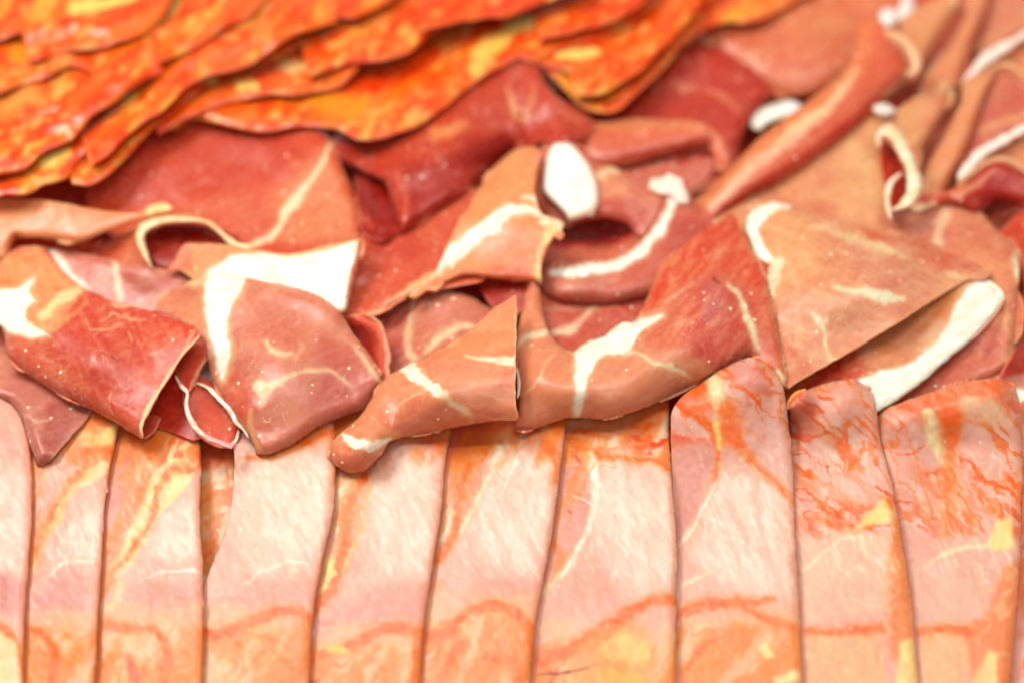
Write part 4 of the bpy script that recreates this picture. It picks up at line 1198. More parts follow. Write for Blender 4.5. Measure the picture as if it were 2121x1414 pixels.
# P7 big veined slice
cured('large pink cured ham slice with white fat along its left and a branching vein', [
    sheet([(315, 640), (318, 622), (330, 611), (370, 592), (418, 573), (440, 566), (508, 574), (560, 586), (622, 599), (660, 612), (700, 640), (732, 690), (769, 738), (791, 784), (778, 818), (758, 846), (730, 856), (703, 866), (660, 884), (610, 918), (560, 940), (530, 940), (522, 912), (500, 884), (470, 850), (440, 790), (430, 740), (420, 700), (372, 664)],
          [(320, 630, 17), (430, 570, 22), (560, 590, 24), (700, 640, 24), (785, 780, 22), (760, 840, 19), (560, 935, 17), (600, 760, 29), (500, 680, 27), (520, 840, 24), (440, 760, 20), (370, 640, 20), (660, 860, 22)], (222, 128, 112),
          [('P', [(318, 622), (420, 572), (440, 620), (430, 690), (370, 660)], (238, 142, 106), 0.9, 6),
           ('P', [(480, 580), (680, 630), (700, 700), (600, 740), (500, 700)], (230, 132, 108), 0.7, 24),
           ('P', [(660, 690), (760, 740), (785, 790), (740, 850), (640, 860), (660, 780)], (202, 98, 94), 0.75, 22),
           ('P', [(470, 760), (520, 790), (530, 880), (490, 870), (450, 810)], (222, 92, 76), 0.7, 12),
           ('P', [(520, 860), (620, 830), (640, 880), (560, 936), (524, 930)], (228, 132, 106), 0.6, 14), MOT, ('N', (204, 96, 88), 80, 40, 10, 0.15, 0.4, 0.35),
           ('P', [(424, 560), (520, 560), (508, 578), (492, 610), (476, 650), (472, 700), (478, 740), (466, 790), (452, 790), (444, 740), (430, 680), (420, 620)], FAT, 1.0, 4),
           ('L', [(320, 640), (322, 618), (345, 604)], (7, 8, 4), (252, 214, 184), 0.9, 2.5), ('L', [(396, 588), (420, 576)], (14, 12), (252, 216, 180), 0.8, 4),
           ('L', [(478, 700), (484, 740), (470, 780), (456, 796)], (14, 14, 12, 6), (244, 176, 130), 0.6, 4),
           ('L', [(536, 798), (560, 802), (594, 782), (640, 768), (680, 766), (700, 776), (724, 796)], (14, 12, 7, 7, 7, 6, 3), (250, 206, 176), 0.85, 3),
           ('L', [(538, 798), (552, 806)], (24, 26), (252, 224, 196), 0.85, 5), ('L', [(548, 808), (540, 840)], (10, 4), (250, 200, 166), 0.6, 3),
           ('L', [(550, 708), (558, 724), (580, 734), (604, 728)], (8, 10, 9, 4), (252, 216, 188), 0.8, 3), ('L', [(612, 740), (632, 716), (620, 700)], (10, 10, 4), (244, 180, 150), 0.6, 5),
           ('L', [(736, 718), (756, 744), (774, 770), (786, 796)], (4, 9, 11, 7), (251, 208, 180), 0.85, 3), ('L', [(700, 690), (730, 716)], (6, 5), (240, 170, 144), 0.6, 3),
           ('L', [(518, 850), (524, 900), (540, 936)], (12, 14, 10), (246, 176, 130), 0.75, 4)],
          rounds=[([(791, 784), (778, 818), (758, 846), (703, 866), (660, 884), (610, 918), (560, 940), (530, 940)], 30, 4.5), ([(530, 940), (522, 912), (500, 884), (440, 790)], 22, 3), ([(560, 586), (660, 612), (700, 640), (769, 738), (791, 784)], 20, 3)], step=2.4)])
# P4
_rp = [(414, 694, 31), (398, 712, 30), (381, 730, 30), (364, 754, 29), (347, 780, 29), (330, 808, 28), (314, 832, 27), (300, 860, 26), (292, 884, 25), (296, 904, 24)]
cured('deep red cured ham fold with a big white fat patch, lower left front', [
    sheet([(286, 890), (296, 862), (322, 858), (334, 866), (322, 892), (300, 908)], [(290, 890, 15), (325, 865, 14)], (208, 84, 72), step=3),
    sheet([(-80, 600), (-30, 560), (0, 543), (20, 524), (41, 513), (74, 510), (98, 518), (118, 546), (140, 570), (176, 598), (246, 626), (312, 643), (369, 662), (404, 676), (416, 688), (408, 702), (381, 730), (347, 780), (314, 832), (296, 868), (290, 892), (297, 910), (270, 894), (232, 870), (180, 843), (140, 826), (103, 804), (60, 776), (30, 756), (14, 734), (8, 692), (0, 672), (-80, 660)],
          [(-50, 610, 22), (60, 530, 22), (120, 580, 25), (250, 640, 26), (400, 690, 30), (340, 780, 28), (290, 890, 23), (200, 840, 24), (90, 780, 24), (20, 700, 24), (200, 730, 31), (100, 680, 29)], (212, 86, 72),
          [('P', [(-80, 560), (80, 505), (110, 540), (176, 600), (130, 660), (110, 690), (70, 690), (20, 670), (-80, 640)], (243, 166, 112), 0.95, 6),
           ('P', [(10, 690), (100, 695), (120, 740), (200, 760), (180, 820), (60, 770), (14, 730)], (226, 108, 80), 0.7, 16),
           ('P', [(300, 660), (404, 680), (370, 730), (310, 820), (270, 800), (290, 720)], (220, 92, 66), 0.7, 16),
           ('P', [(160, 690), (270, 700), (260, 790), (180, 780), (120, 730)], (200, 74, 68), 0.6, 18), MOTD, ('N', (232, 130, 100), 70, 8, -65, 0.15, 0.4, 0.5),
           ('P', [(-80, 600), (-20, 600), (38, 598), (56, 586), (76, 570), (74, 582), (62, 606), (74, 622), (54, 640), (58, 664), (84, 684), (104, 698), (54, 698), (8, 688), (0, 672), (-80, 660)], FAT, 1.0, 3.5),
           ('L', [(92, 652), (110, 636), (140, 614), (172, 600)], (20, 22, 22, 12), (252, 222, 170), 0.9, 4), ('L', [(112, 644), (130, 634)], (8, 5), (243, 170, 116), 0.7, 3),
           ('L', [(4, 586), (34, 582)], (5, 7), (226, 120, 70), 0.7, 2),
           ('L', [(110, 680), (140, 660), (176, 630), (180, 606)], (12, 14, 8, 5), (238, 148, 96), 0.7, 4),
           ('L', [(178, 660), (190, 684), (216, 684), (250, 672)], (3, 4, 5, 3), (244, 170, 130), 0.8, 2), ('L', [(202, 664), (234, 652), (262, 660), (304, 662)], (3, 5, 6, 2), (246, 180, 140), 0.8, 2),
           ('L', [(244, 634), (262, 628)], (12, 16), (250, 196, 150), 0.8, 4), ('L', [(264, 690), (270, 708)], (3, 5), (246, 180, 140), 0.8, 2),
           ('L', [(228, 806), (226, 834), (234, 856)], (3, 5, 3), (240, 160, 120), 0.8, 2), ('L', [(300, 780), (286, 830), (280, 880)], (6, 8, 5), (236, 130, 90), 0.6, 3),
           ('L', [(200, 728), (230, 738), (246, 752)], (2, 3), (160, 40, 36), 0.8, 1.5), ('L', [(276, 712), (268, 760), (258, 800)], (2, 3, 2), (168, 48, 40), 0.7, 1.5), ('L', [(240, 754), (248, 742)], (5, 3), (140, 40, 34), 0.8, 1.5),
           ('L', [(404, 684), (381, 730), (330, 808), (294, 870)], (5, 6, 6, 6), (248, 190, 150), 0.7, 3)],
          rounds=[([(8, 692), (14, 734), (60, 776), (103, 804), (180, 843), (232, 870), (297, 910)], 34, 5), ([(98, 518), (176, 598), (312, 643), (404, 676)], 18, 3)], step=2.3)],
      [rim(_rp, (5, 6, 7, 8, 9, 9, 11, 12, 12, 8), 0.9, (249, 196, 158))])

# ------------------------------------------------------------------ right front ham
HOFF[0] = -3.0
cured('cured ham slice under the broad tan fold, edged with a thick white fat crescent', [
    sheet([(1600, 800), (1640, 760), (1760, 700), (1860, 640), (1960, 590), (2000, 578), (2037, 578), (2060, 588), (2080, 612), (2074, 632), (2057, 656), (2013, 704), (1962, 746), (1911, 790), (1860, 828), (1820, 852), (1790, 870), (1700, 850), (1620, 830)],
          [(1620, 800, 13), (1760, 740, 16), (1880, 680, 18), (2000, 590, 20), (2075, 620, 18), (1960, 740, 17), (1820, 840, 15), (1700, 830, 13)], (236, 134, 92),
          [('P', [(1600, 820), (1640, 760), (1760, 720), (1800, 760), (1780, 840)], (205, 56, 30), 0.85, 16),  # red patch paints the shade under the overhanging tan fold
           ('P', [(1900, 640), (1990, 590), (2000, 610), (1940, 670), (1900, 690)], (240, 136, 74), 0.7, 12), ('N', (250, 190, 160), 40, 30, 0, 0.1, 0.3, 0.3),
           ('P', [(2020, 580), (2044, 578), (2066, 592), (2084, 612), (2074, 640), (2057, 660), (2013, 710), (1962, 752), (1911, 796), (1860, 834), (1815, 866), (1786, 870), (1776, 830), (1779, 786), (1809, 770), (1877, 758), (1928, 715), (1962, 668), (1980, 630), (2000, 600)], FAT, 1.0, 4),
           ('L', [(1944, 672), (1930, 700)], (22, 24), (244, 190, 170), 0.5, 6)],
          rounds=[([(2037, 578), (2080, 612), (2057, 656), (2013, 704), (1962, 746), (1911, 790), (1860, 828), (1790, 870)], 16, 1.6)], step=2.4)],
      [rim([(2080, 618, 20), (2064, 648, 20), (2040, 676, 20), (2012, 704, 20)], (3, 5, 5, 3), 0.5, (226, 166, 150))])
cured('broad tan cured ham fold on the right with a white crescent on its upper left', [
    sheet([(1546, 474), (1547, 452), (1562, 434), (1589, 420), (1612, 419), (1634, 424), (1691, 446), (1775, 463), (1850, 475), (1911, 497), (1979, 524), (2030, 549), (2056, 568), (2036, 577), (2010, 578), (1993, 584), (1928, 624), (1860, 668), (1809, 699), (1765, 726), (1728, 746), (1720, 752), (1684, 772), (1650, 792), (1632, 804), (1618, 800), (1600, 740), (1590, 660), (1580, 600), (1572, 550)],
          [(1560, 450, 21), (1620, 425, 22), (1800, 475, 20), (1960, 530, 19), (2045, 565, 21), (1930, 610, 23), (1780, 700, 22), (1640, 790, 20), (1600, 640, 22), (1700, 590, 28), (1820, 590, 28), (1590, 540, 22)], (238, 148, 114),
          [('P', [(1580, 430), (1680, 450), (1700, 560), (1620, 600), (1590, 500)], (243, 168, 120), 0.8, 20),
           ('P', [(1780, 470), (1911, 497), (2030, 555), (1980, 570), (1880, 520), (1800, 500)], (216, 92, 70), 0.8, 12),
           ('P', [(1760, 500), (1860, 540), (1960, 590), (1860, 650), (1760, 600)], (230, 138, 118), 0.6, 22),
           ('P', [(1600, 700), (1640, 700), (1680, 770), (1630, 800)], (226, 112, 88), 0.6, 14), MOT, ('N', (250, 196, 160), 60, 12, -25, 0.2, 0.3, 0.4),
           ('L', [(1634, 428), (1600, 426), (1572, 440), (1556, 470), (1562, 500), (1578, 525), (1604, 545)], (8, 22, 30, 30, 28, 24, 14), FAT, 1.0, 3),
           ('P', [(1574, 538), (1598, 550), (1592, 596), (1584, 580)], (190, 40, 26), 0.9, 3),  # small red wedge paints a shaded gap onto the surface
           ('L', [(1612, 545), (1606, 570), (1600, 610)], (24, 26, 8), (253, 232, 206), 0.9, 4),
           ('L', [(1670, 470), (1710, 474), (1742, 486), (1770, 496), (1809, 508), (1845, 522), (1872, 536)], (3, 8, 10, 12, 12, 12, 4), (252, 206, 168), 0.9, 3),
           ('L', [(1724, 594), (1760, 600), (1790, 604), (1812, 612), (1830, 616), (1868, 617)], (4, 10, 12, 18, 26, 12), (253, 228, 202), 0.93, 3.5),
           ('L', [(1684, 651), (1700, 668), (1712, 662)], (8, 22, 10), (253, 226, 200), 0.93, 3.5), ('L', [(1702, 672), (1708, 702), (1716, 730), (1722, 748)], (10, 7, 6, 7), (252, 218, 186), 0.9, 2.5),
           ('L', [(1956, 564), (1976, 572), (2000, 576)], (6, 14, 8), (252, 200, 160), 0.8, 3), ('L', [(1762, 678), (1790, 670), (1840, 672)], (4, 6, 3), (250, 196, 164), 0.6, 3),
           ('L', [(1630, 540), (1650, 600), (1652, 680), (1660, 740)], (14, 10, 10, 14), (250, 196, 160), 0.4, 7)],
          rounds=[([(1634, 424), (1691, 446), (1850, 475), (1911, 497), (2056, 568)], 26, 4), ([(1547, 452), (1589, 420), (1634, 424)], 8, 1)], step=2.3)])

# P14b
HOFF[0] = -6.0
_gapfat = rim([(1069, 760, 24), (1076, 790, 24), (1072, 826, 23)], (4, 10, 6), 1.5, (250, 226, 218))
cured('long cured ham roll in the centre front with dark red shoulder and white wedge', [
    sheet([(1064, 740), (1066, 716), (1071, 690), (1080, 650), (1088, 612), (1094, 590), (1104, 586), (1114, 594), (1122, 616), (1126, 650), (1134, 680), (1150, 706), (1170, 722), (1189, 728), (1202, 716), (1222, 704), (1250, 696), (1264, 682), (1291, 670), (1314, 665), (1331, 637), (1344, 606), (1356, 574), (1375, 540), (1399, 518), (1450, 481), (1494, 452), (1515, 438), (1528, 452), (1540, 474), (1556, 508), (1578, 549), (1596, 610), (1606, 640), (1614, 690), (1624, 742), (1632, 804), (1618, 792), (1600, 768), (1574, 748), (1549, 744), (1518, 758), (1467, 783), (1399, 818), (1325, 848), (1270, 864), (1240, 867), (1172, 866), (1130, 880), (1108, 888), (1082, 894), (1066, 888), (1072, 860), (1076, 820), (1072, 780)],
          [(1090, 600, 19), (1100, 680, 22), (1075, 730, 24), (1120, 760, 29), (1200, 800, 30), (1080, 880, 21), (1200, 862, 22), (1400, 815, 23), (1560, 745, 25), (1625, 795, 22), (1190, 730, 24), (1310, 668, 25), (1360, 570, 22), (1510, 445, 22), (1590, 600, 24), (1480, 600, 31), (1400, 720, 32), (1300, 780, 31), (1550, 680, 29)], (222, 112, 90),
          [('P', [(1070, 600), (1130, 600), (1150, 710), (1240, 710), (1220, 860), (1080, 890), (1064, 760)], (238, 142, 110), 0.9, 12),
           ('P', [(1260, 730), (1360, 720), (1500, 770), (1330, 850), (1200, 866), (1210, 800)], (236, 148, 118), 0.85, 18),
           ('P', [(1320, 640), (1400, 510), (1520, 435), (1590, 590), (1560, 600), (1480, 560), (1400, 600), (1360, 650)], (220, 80, 56), 0.85, 14),
           ('P', [(1420, 620), (1480, 570), (1560, 620), (1580, 720), (1500, 760), (1440, 730)], (206, 84, 80), 0.75, 18),
           ('P', [(1460, 590), (1494, 580), (1506, 640), (1484, 680), (1452, 660)], (196, 108, 122), 0.6, 10),  # purple sheen on the shoulder, painted into the colour
           ('P', [(1570, 600), (1606, 640), (1630, 800), (1590, 750), (1570, 690)], (218, 92, 74), 0.6, 10), ('N', (242, 150, 110), 60, 9, 55, 0.15, 0.35, 0.5),
           ('P', [(1189, 730), (1204, 716), (1226, 704), (1250, 694), (1266, 680), (1291, 670), (1320, 662), (1370, 650), (1376, 656), (1330, 680), (1312, 706), (1304, 730), (1270, 732), (1244, 740), (1228, 766), (1214, 800), (1206, 846), (1196, 866), (1186, 860), (1190, 800)], FAT, 1.0, 3.5),
           ('L', [(1300, 728), (1330, 736), (1356, 752), (1394, 762), (1414, 774), (1434, 784)], (4, 7, 8, 10, 8, 2), (252, 214, 180), 0.92, 2.5),
           ('L', [(1512, 590), (1526, 606), (1540, 636), (1554, 668), (1566, 700), (1570, 724)], (4, 9, 14, 16, 10, 3), (252, 224, 196), 0.93, 3),
           ('L', [(1073, 722), (1078, 706), (1094, 694), (1116, 690), (1142, 688)], (6, 12, 14, 13, 12), (252, 222, 198), 0.93, 3),
           ('L', [(1152, 730), (1130, 756), (1108, 790), (1086, 822)], (4, 4, 5, 3), (250, 190, 150), 0.8, 2.5),
           ('L', [(1376, 626), (1410, 606), (1440, 584)], (4, 8, 3), (248, 180, 150), 0.7, 3), ('L', [(1330, 630), (1350, 600), (1372, 560), (1400, 530)], (3, 6, 9, 4), (240, 140, 90), 0.7, 4),
           ('L', [(1475, 578), (1488, 584), (1490, 590)], (3, 4, 2), (110, 30, 30), 0.95, 1.2), ('L', [(1612, 770), (1622, 786)], (6, 9), (253, 226, 200), 0.9, 2.5),
           ('L', [(1528, 454), (1545, 482)], (3, 5), (246, 180, 130), 0.8, 2)],
          rounds=[([(1066, 888), (1108, 888), (1172, 866), (1240, 867), (1325, 848), (1467, 783), (1549, 744)], 38, 4.5), ([(1094, 590), (1080, 650), (1066, 716), (1074, 780), (1072, 860)], 16, 3), ([(1122, 616), (1134, 680), (1170, 722), (1202, 716), (1264, 682), (1314, 665)], 18, 3), ([(1515, 438), (1556, 508), (1596, 610), (1614, 690), (1632, 804)], 20, 3), ([(1331, 637), (1356, 574), (1399, 518), (1515, 438)], 16, 2)], step=2.3)],
      [_gapfat])
# P14a
cured('pointed cured ham roll in the centre front with two white bands and a rounded tip', [
    sheet([(680, 944), (684, 918), (696, 904), (712, 890), (736, 870), (756, 846), (768, 824), (779, 803), (795, 784), (816, 770), (834, 760), (856, 748), (876, 740), (924, 714), (971, 684), (1000, 660), (1027, 636), (1050, 622), (1068, 611), (1070, 640), (1069, 700), (1068, 760), (1068, 824), (1070, 846), (1074, 860), (1070, 870), (1040, 871), (1002, 874), (940, 885), (878, 899), (834, 906), (806, 914), (796, 930), (778, 952), (760, 970), (742, 978), (722, 978), (702, 968), (686, 954)],
          [(690, 940, 20), (740, 975, 19), (720, 900, 23), (780, 800, 24), (876, 742, 26), (1000, 662, 27), (1066, 615, 30), (1066, 760, 34), (1068, 860, 28), (940, 884, 24), (820, 905, 22), (900, 820, 33), (1000, 790, 34), (760, 920, 26)], (238, 140, 106),
          [('P', [(960, 690), (1066, 615), (1066, 740), (980, 740), (920, 730)], (240, 146, 104), 0.8, 14), ('P', [(900, 760), (1000, 750), (1066, 770), (1066, 840), (980, 830), (920, 800)], (234, 148, 122), 0.7, 16),
           ('P', [(780, 880), (880, 840), (1040, 850), (1060, 872), (880, 900)], (228, 116, 94), 0.7, 12), ('P', [(684, 920), (780, 930), (770, 975), (700, 970)], (230, 124, 100), 0.7, 8),
           ('N', (246, 176, 140), 70, 12, -8, 0.2, 0.3, 0.4),
           ('L', [(704, 894), (718, 908), (740, 920), (768, 923), (810, 910)], (6, 18, 20, 16, 8), FAT, 1.0, 2.5),
           ('L', [(840, 758), (858, 768), (880, 792), (912, 814)], (30, 26, 28, 18), (254, 240, 222), 0.98, 3), ('L', [(912, 812), (936, 832), (960, 850), (976, 862)], (10, 6, 8, 14, 3), (252, 214, 184), 0.9, 2.5),
           ('L', [(964, 737), (990, 744), (1020, 746), (1068, 748)], (3, 8, 14, 20), (254, 236, 216), 0.97, 2.5), ('L', [(810, 878), (818, 850), (838, 826), (874, 814)], (5, 4, 5, 6), (250, 196, 164), 0.8, 2.5),
           ('L', [(960, 850), (1010, 862), (1060, 866)], (4, 3, 2), (250, 196, 164), 0.6, 2), ('L', [(760, 856), (774, 872), (784, 880)], (3, 4, 3), (250, 196, 160), 0.8, 2), ('L', [(1000, 818), (1030, 824), (1062, 828)], (2, 4, 2), (250, 200, 170), 0.6, 2),
           ('L', [(936, 712), (950, 702)], (14, 8), (250, 196, 150), 0.7, 3), ('L', [(1069, 620), (1068, 740), (1068, 850)], (3, 3, 3), (250, 200, 160), 0.8, 1.5)],
          rounds=[([(686, 954), (722, 978), (760, 970), (796, 930), (834, 906), (940, 885), (1040, 871), (1070, 870)], 36, 4.5), ([(686, 954), (684, 918), (712, 890), (756, 846), (795, 784), (856, 748), (971, 684)], 22, 4)], step=2.3)])

HOFF[0] = 0.0
# ------------------------------------------------------------------ the last pork slices, standing in front of the ham
def mott(i, ya, yb):
    return [('P', reg(i, ya, yb), (234, 168, 156), 0.6, 20), ('N', (244, 200, 192), 70, 40, -40, 0.1, 0.3, 0.6, reg(i, ya, yb)), ('N', (244, 128, 66), 120, 34, -40, 0.26, 0.24, 0.5, reg(i, ya, yb)),
            ('R', OR, 150, 46, -42, 0.20, 0.95, reg(i, ya, yb)), ('R', DO, 120, 44, -25, 0.12, 0.8, reg(i, ya, yb)), ('R', OR, 80, 30, -60, 0.14, 0.75, reg(i, ya, yb))]


_c9 = [(1800, 700), (2140, 700), (2150, 900), (1830, 930)]
pork(9, 'marbled pork slice last full one on the right, its rounded top against the ham', [(1790, 900), (1828, 852), (1870, 832), (1930, 810), (1990, 792), (2040, 784)], [
    BLO, FIB, ('P', [U(9, -.1, 870), U(9, .3, 870), U(9, .35, 1080), U(9, -.1, 1130)], (226, 150, 142), 0.8, 14)]
    + mott(9, 780, 1110) + [
    ('P', [U(9, .0, 780), U(9, 1, 780), U(9, 1, 850), U(9, .3, 880)], (236, 116, 74), 0.6, 16),
    ('L', [U(9, .36, 860), U(9, .4, 930), U(9, .42, 960)], (26, 36, 10), (253, 232, 190), 0.9, 6), ('L', [U(9, .66, 840), U(9, .9, 870)], (40, 50, 20), (250, 210, 186), 0.7, 10),
    ('L', [U(9, .5, 860), U(9, .46, 960), U(9, .42, 1060), U(9, .4, 1100)], (30, 18, 12, 8), OR, 0.8, 6),
    ('P', [U(9, .72, 1130), U(9, .8, 1075), U(9, .92, 1070), U(9, .95, 1130), U(9, .8, 1140)], (255, 224, 140), 0.9, 7),
    ('L', [U(9, .1, 1180), U(9, .4, 1140), U(9, .7, 1130)], (6, 8, 10), (253, 232, 204), 0.8, 4),
    ('P', [U(9, .05, 1170), U(9, .6, 1150), U(9, .85, 1180), U(9, .6, 1280), U(9, .05, 1290)], (238, 184, 170), 0.8, 16),
    ('P', [U(9, 1.1, 1150), U(9, .85, 1180), U(9, .75, 1260), U(9, .5, 1310), U(9, .7, 1480), U(9, 1.1, 1480)], (242, 128, 62), 0.85, 10), ('R', (252, 190, 140), 50, 30, 60, 0.3, 0.6, reg(9, 1180, 1400, .6, 1.05)),
    ('P', [U(9, .05, 1310), U(9, .5, 1310), U(9, .6, 1480), U(9, .05, 1480)], PE, 0.9, 8),
    ('L', [U(9, .05, 1308), U(9, .3, 1302), U(9, .55, 1310)], (12, 12, 16), OR, 0.9, 4),
    ('P', [U(9, .55, 1430), U(9, .75, 1345), U(9, .85, 1360), U(9, .82, 1480), U(9, .5, 1480)], (255, 222, 150), 0.9, 8)],
    clamp=_c9, topround=((([(1790, 900), (1828, 852), (1930, 810), (2040, 784), (2082, 786), (2110, 820)]), 44, 6), [(1850, 860, 15), (2060, 820, 20), (1990, 860, 17)]))
_c8 = [(1610, 700), (1850, 700), (1850, 900), (1640, 930)]
pork(8, 'marbled pork slice with a torn orange scrap at its top left corner', [(1630, 900), (1634, 842), (1646, 820), (1690, 800), (1740, 786), (1764, 784)], [
    BLO, FIB] + mott(8, 780, 1120) + [
    ('P', [U(8, .55, 800), U(8, .9, 800), U(8, .9, 860), U(8, .6, 870)], (236, 170, 160), 0.85, 8),
    ('P', [U(8, .05, 810), U(8, .35, 800), U(8, .3, 900), U(8, .05, 900)], (224, 120, 110), 0.6, 14),
    ('P', [U(8, .2, 970), U(8, .8, 980), U(8, .85, 1040), U(8, .3, 1030)], (238, 186, 178), 0.7, 10),
    ('L', [U(8, .2, 1075), U(8, .55, 1095), U(8, .9, 1050)], (10, 14, 16), OR, 0.85, 5),
    ('P', [U(8, .55, 1100), U(8, .75, 1050), U(8, .88, 1030), U(8, .98, 1080), U(8, .7, 1085)], (255, 224, 140), 0.9, 7),
    ('P', [U(8, .05, 1110), U(8, .6, 1100), U(8, .95, 1120), U(8, .85, 1260), U(8, .05, 1290)], (242, 196, 176), 0.85, 14),
    ('L', [U(8, .05, 1180), U(8, .4, 1120), U(8, .62, 1110)], (6, 8, 6), (252, 226, 210), 0.8, 4), ('L', [U(8, .6, 1110), U(8, .64, 1150)], (10, 5), (252, 226, 210), 0.7, 4),
    ('L', [U(8, 1, 1080), U(8, .95, 1180), U(8, .9, 1280), U(8, .88, 1350)], (18, 34, 36, 30), (242, 128, 62), 0.85, 8),
    ('P', [U(8, .03, 1315), U(8, .7, 1310), U(8, .75, 1480), U(8, .03, 1480)], PE, 0.9, 8), ('L', [U(8, .02, 1306), U(8, .4, 1305), U(8, .7, 1300)], (12, 10, 14), OR, 0.9, 4),
    ('P', [U(8, .8, 1430), U(8, .88, 1330), U(8, 1.0, 1320), U(8, 1.02, 1480), U(8, .78, 1480)], (255, 222, 145), 0.9, 8)],
    clamp=_c8, topround=(([(1630, 900), (1634, 842), (1646, 820), (1690, 800), (1764, 784), (1806, 812)], 36, 5), [(1650, 850, 14), (1760, 820, 19), (1720, 850, 17)]),
    extra=[sheet([(1626, 846), (1632, 826), (1648, 810), (1668, 804), (1672, 812), (1654, 822), (1644, 842)], [(1630, 840, 18), (1665, 808, 19)], (252, 140, 40), step=2.5)])
_c7 = [(1400, 700), (1650, 700), (1650, 900), (1404, 900)]
pork(7, 'marbled pork slice with the tallest rounded top, pushing up against the ham rolls', [(1390, 960), (1390, 900), (1392, 850), (1412, 822), (1440, 800), (1470, 780), (1500, 760), (1536, 744), (1556, 741)], [
    BLO, FIB,
    ('P', [U(7, .3, 960), U(7, .8, 1000), U(7, 1, 1020), U(7, 1, 1240), U(7, .5, 1220), U(7, .1, 1150)], PC, 0.8, 34),
    ('P', [U(7, -.1, 860), U(7, .3, 860), U(7, .4, 960), U(7, .25, 1040), U(7, .0, 1120), U(7, -.1, 1120)], (226, 144, 136), 0.85, 12)]
    + mott(7, 740, 920) + [
    ('P', [U(7, .6, 745), U(7, .9, 760), U(7, .9, 810), U(7, .6, 800)], (222, 140, 136), 0.7, 12),
    ('P', [U(7, .5, 870), U(7, .95, 860), U(7, 1, 1000), U(7, .8, 1000), U(7, .6, 920)], (236, 180, 178), 0.6, 12),
    ('L', [U(7, .38, 770), U(7, .44, 830), U(7, .42, 870)], (22, 34, 14), (254, 226, 186), 0.92, 6), ('L', [U(7, .5, 850), U(7, .55, 910), U(7, .7, 960), U(7, .9, 1010), U(7, 1, 1040)], (26, 18, 12, 9, 6), OR, 0.85, 5),
    ('L', [U(7, .42, 910), U(7, .38, 970), U(7, .3, 1020)], (5, 7, 3), OR, 0.9, 2.5), ('L', [U(7, .4, 880), U(7, .42, 930)], (14, 8), (255, 226, 130), 0.8, 4),
    ('L', [U(7, .35, 1000), U(7, .2, 1070), U(7, .02, 1130)], (8, 7, 6), (252, 232, 226), 0.85, 3), ('L', [U(7, .7, 940), U(7, .7, 1020)], (4, 3), (244, 150, 90), 0.6, 3),
    ('L', [U(7, .05, 1210), U(7, .3, 1180)], (10, 5), (252, 230, 216), 0.7, 4)]
    + lobes(7, 1290, .35) + [
    ('L', [U(7, .0, 1272), U(7, .25, 1252), U(7, .5, 1248), U(7, .8, 1240)], (20, 18, 12, 3), OR, 0.95, 4), ('L', [U(7, .5, 1250), U(7, .7, 1275), U(7, .95, 1300)], (12, 10, 14), OR, 0.7, 5),
    ('L', [U(7, .1, 1380), U(7, .2, 1340), U(7, .4, 1320)], (10, 8, 4), OR, 0.6, 4), ('L', [U(7, .7, 1340), U(7, .74, 1352)], (14, 16), (255, 236, 170), 0.9, 4), ('L', [U(7, .8, 1410), U(7, .95, 1400)], (16, 20), (255, 240, 190), 0.8, 5)],
    clamp=_c7, topround=(([(1440, 800), (1470, 780), (1500, 760), (1556, 741), (1606, 768)], 46, 6), [(1430, 880, 14), (1560, 790, 25), (1500, 820, 21), (1600, 850, 19)]), shift=4)

# ------------------------------------------------------------------ chorizo pile at the back
GC = 'thin chorizo slices piled at the top left'
CB = (248, 96, 16)


def chorizo(label, edge, depth, h, ops=(), w=34, seed=0, group=GC, twin=None, h2=None):
    h = h2 if h2 is not None else 19 + (h - 20) * 0.5
    E2 = spline(edge, 12)
    nrm = np.gradient(E2, axis=0)
    nrm = np.stack([-nrm[:, 1], nrm[:, 0]], 1) / (np.linalg.norm(nrm, axis=1)[:, None] + 1e-9)
    wob = 5.0 * fbm(E2[:, 0] / 46, E2[:, 1] / 46, 77 + seed, 2) + 0.5 * fbm(E2[:, 0] / 15, E2[:, 1] / 15, 78 + seed, 2)
    E2 = E2 + nrm * wob[:, None]
    if twin:    # a second slice peeping out just above this one is a thing of its own
        pass
    edge_full = [tuple(p) for p in E2]
    e = np.array(edge, float)
    depth = depth * 2.0
    back = [(x - depth * 0.25, y - depth) for x, y in edge][::-1]
    ctrl = []
    for k in range(0, len(edge)):
        ctrl += [(edge[k][0], edge[k][1], h)]
        b = back[len(edge) - 1 - k]
        ctrl += [(b[0], b[1], h - 6)]
    mo = [('N', (254, 124, 20), 80, 20, 38, 0.05, 0.3, 0.8), ('N', (226, 52, 12), 70, 11, 34, 0.16, 0.25, 0.6), ('N', (244, 130, 90), 54, 20, 30, 0.2, 0.25, 0.5), ('N', (255, 186, 90), 50, 18, 36, 0.38, 0.14, 0.7), ('N', (255, 200, 120), 26, 13, 40, 0.38, 0.14, 0.6), ('N', (222, 48, 8), 54, 12, 44, 0.3, 0.2, 0.4)]
    back = [(max(x, -190), max(y, -190)) for x, y in back]
    lay = sheet(edge_full + back, ctrl, CB, mo + list(ops), rounds=[(edge_full, w * 0.7, 1.8)], step=3.2, ragged=0.4, bump=(1.0, 56), gap=0.9, soft=4, seed=4000 + seed, fine=0.08, edge=0.0, wisp=0.0)
    o = link_mesh('chorizo_slice', [lay], M_CHOR, thick=0.7)
    tag(o, label, 'chorizo slice', group)


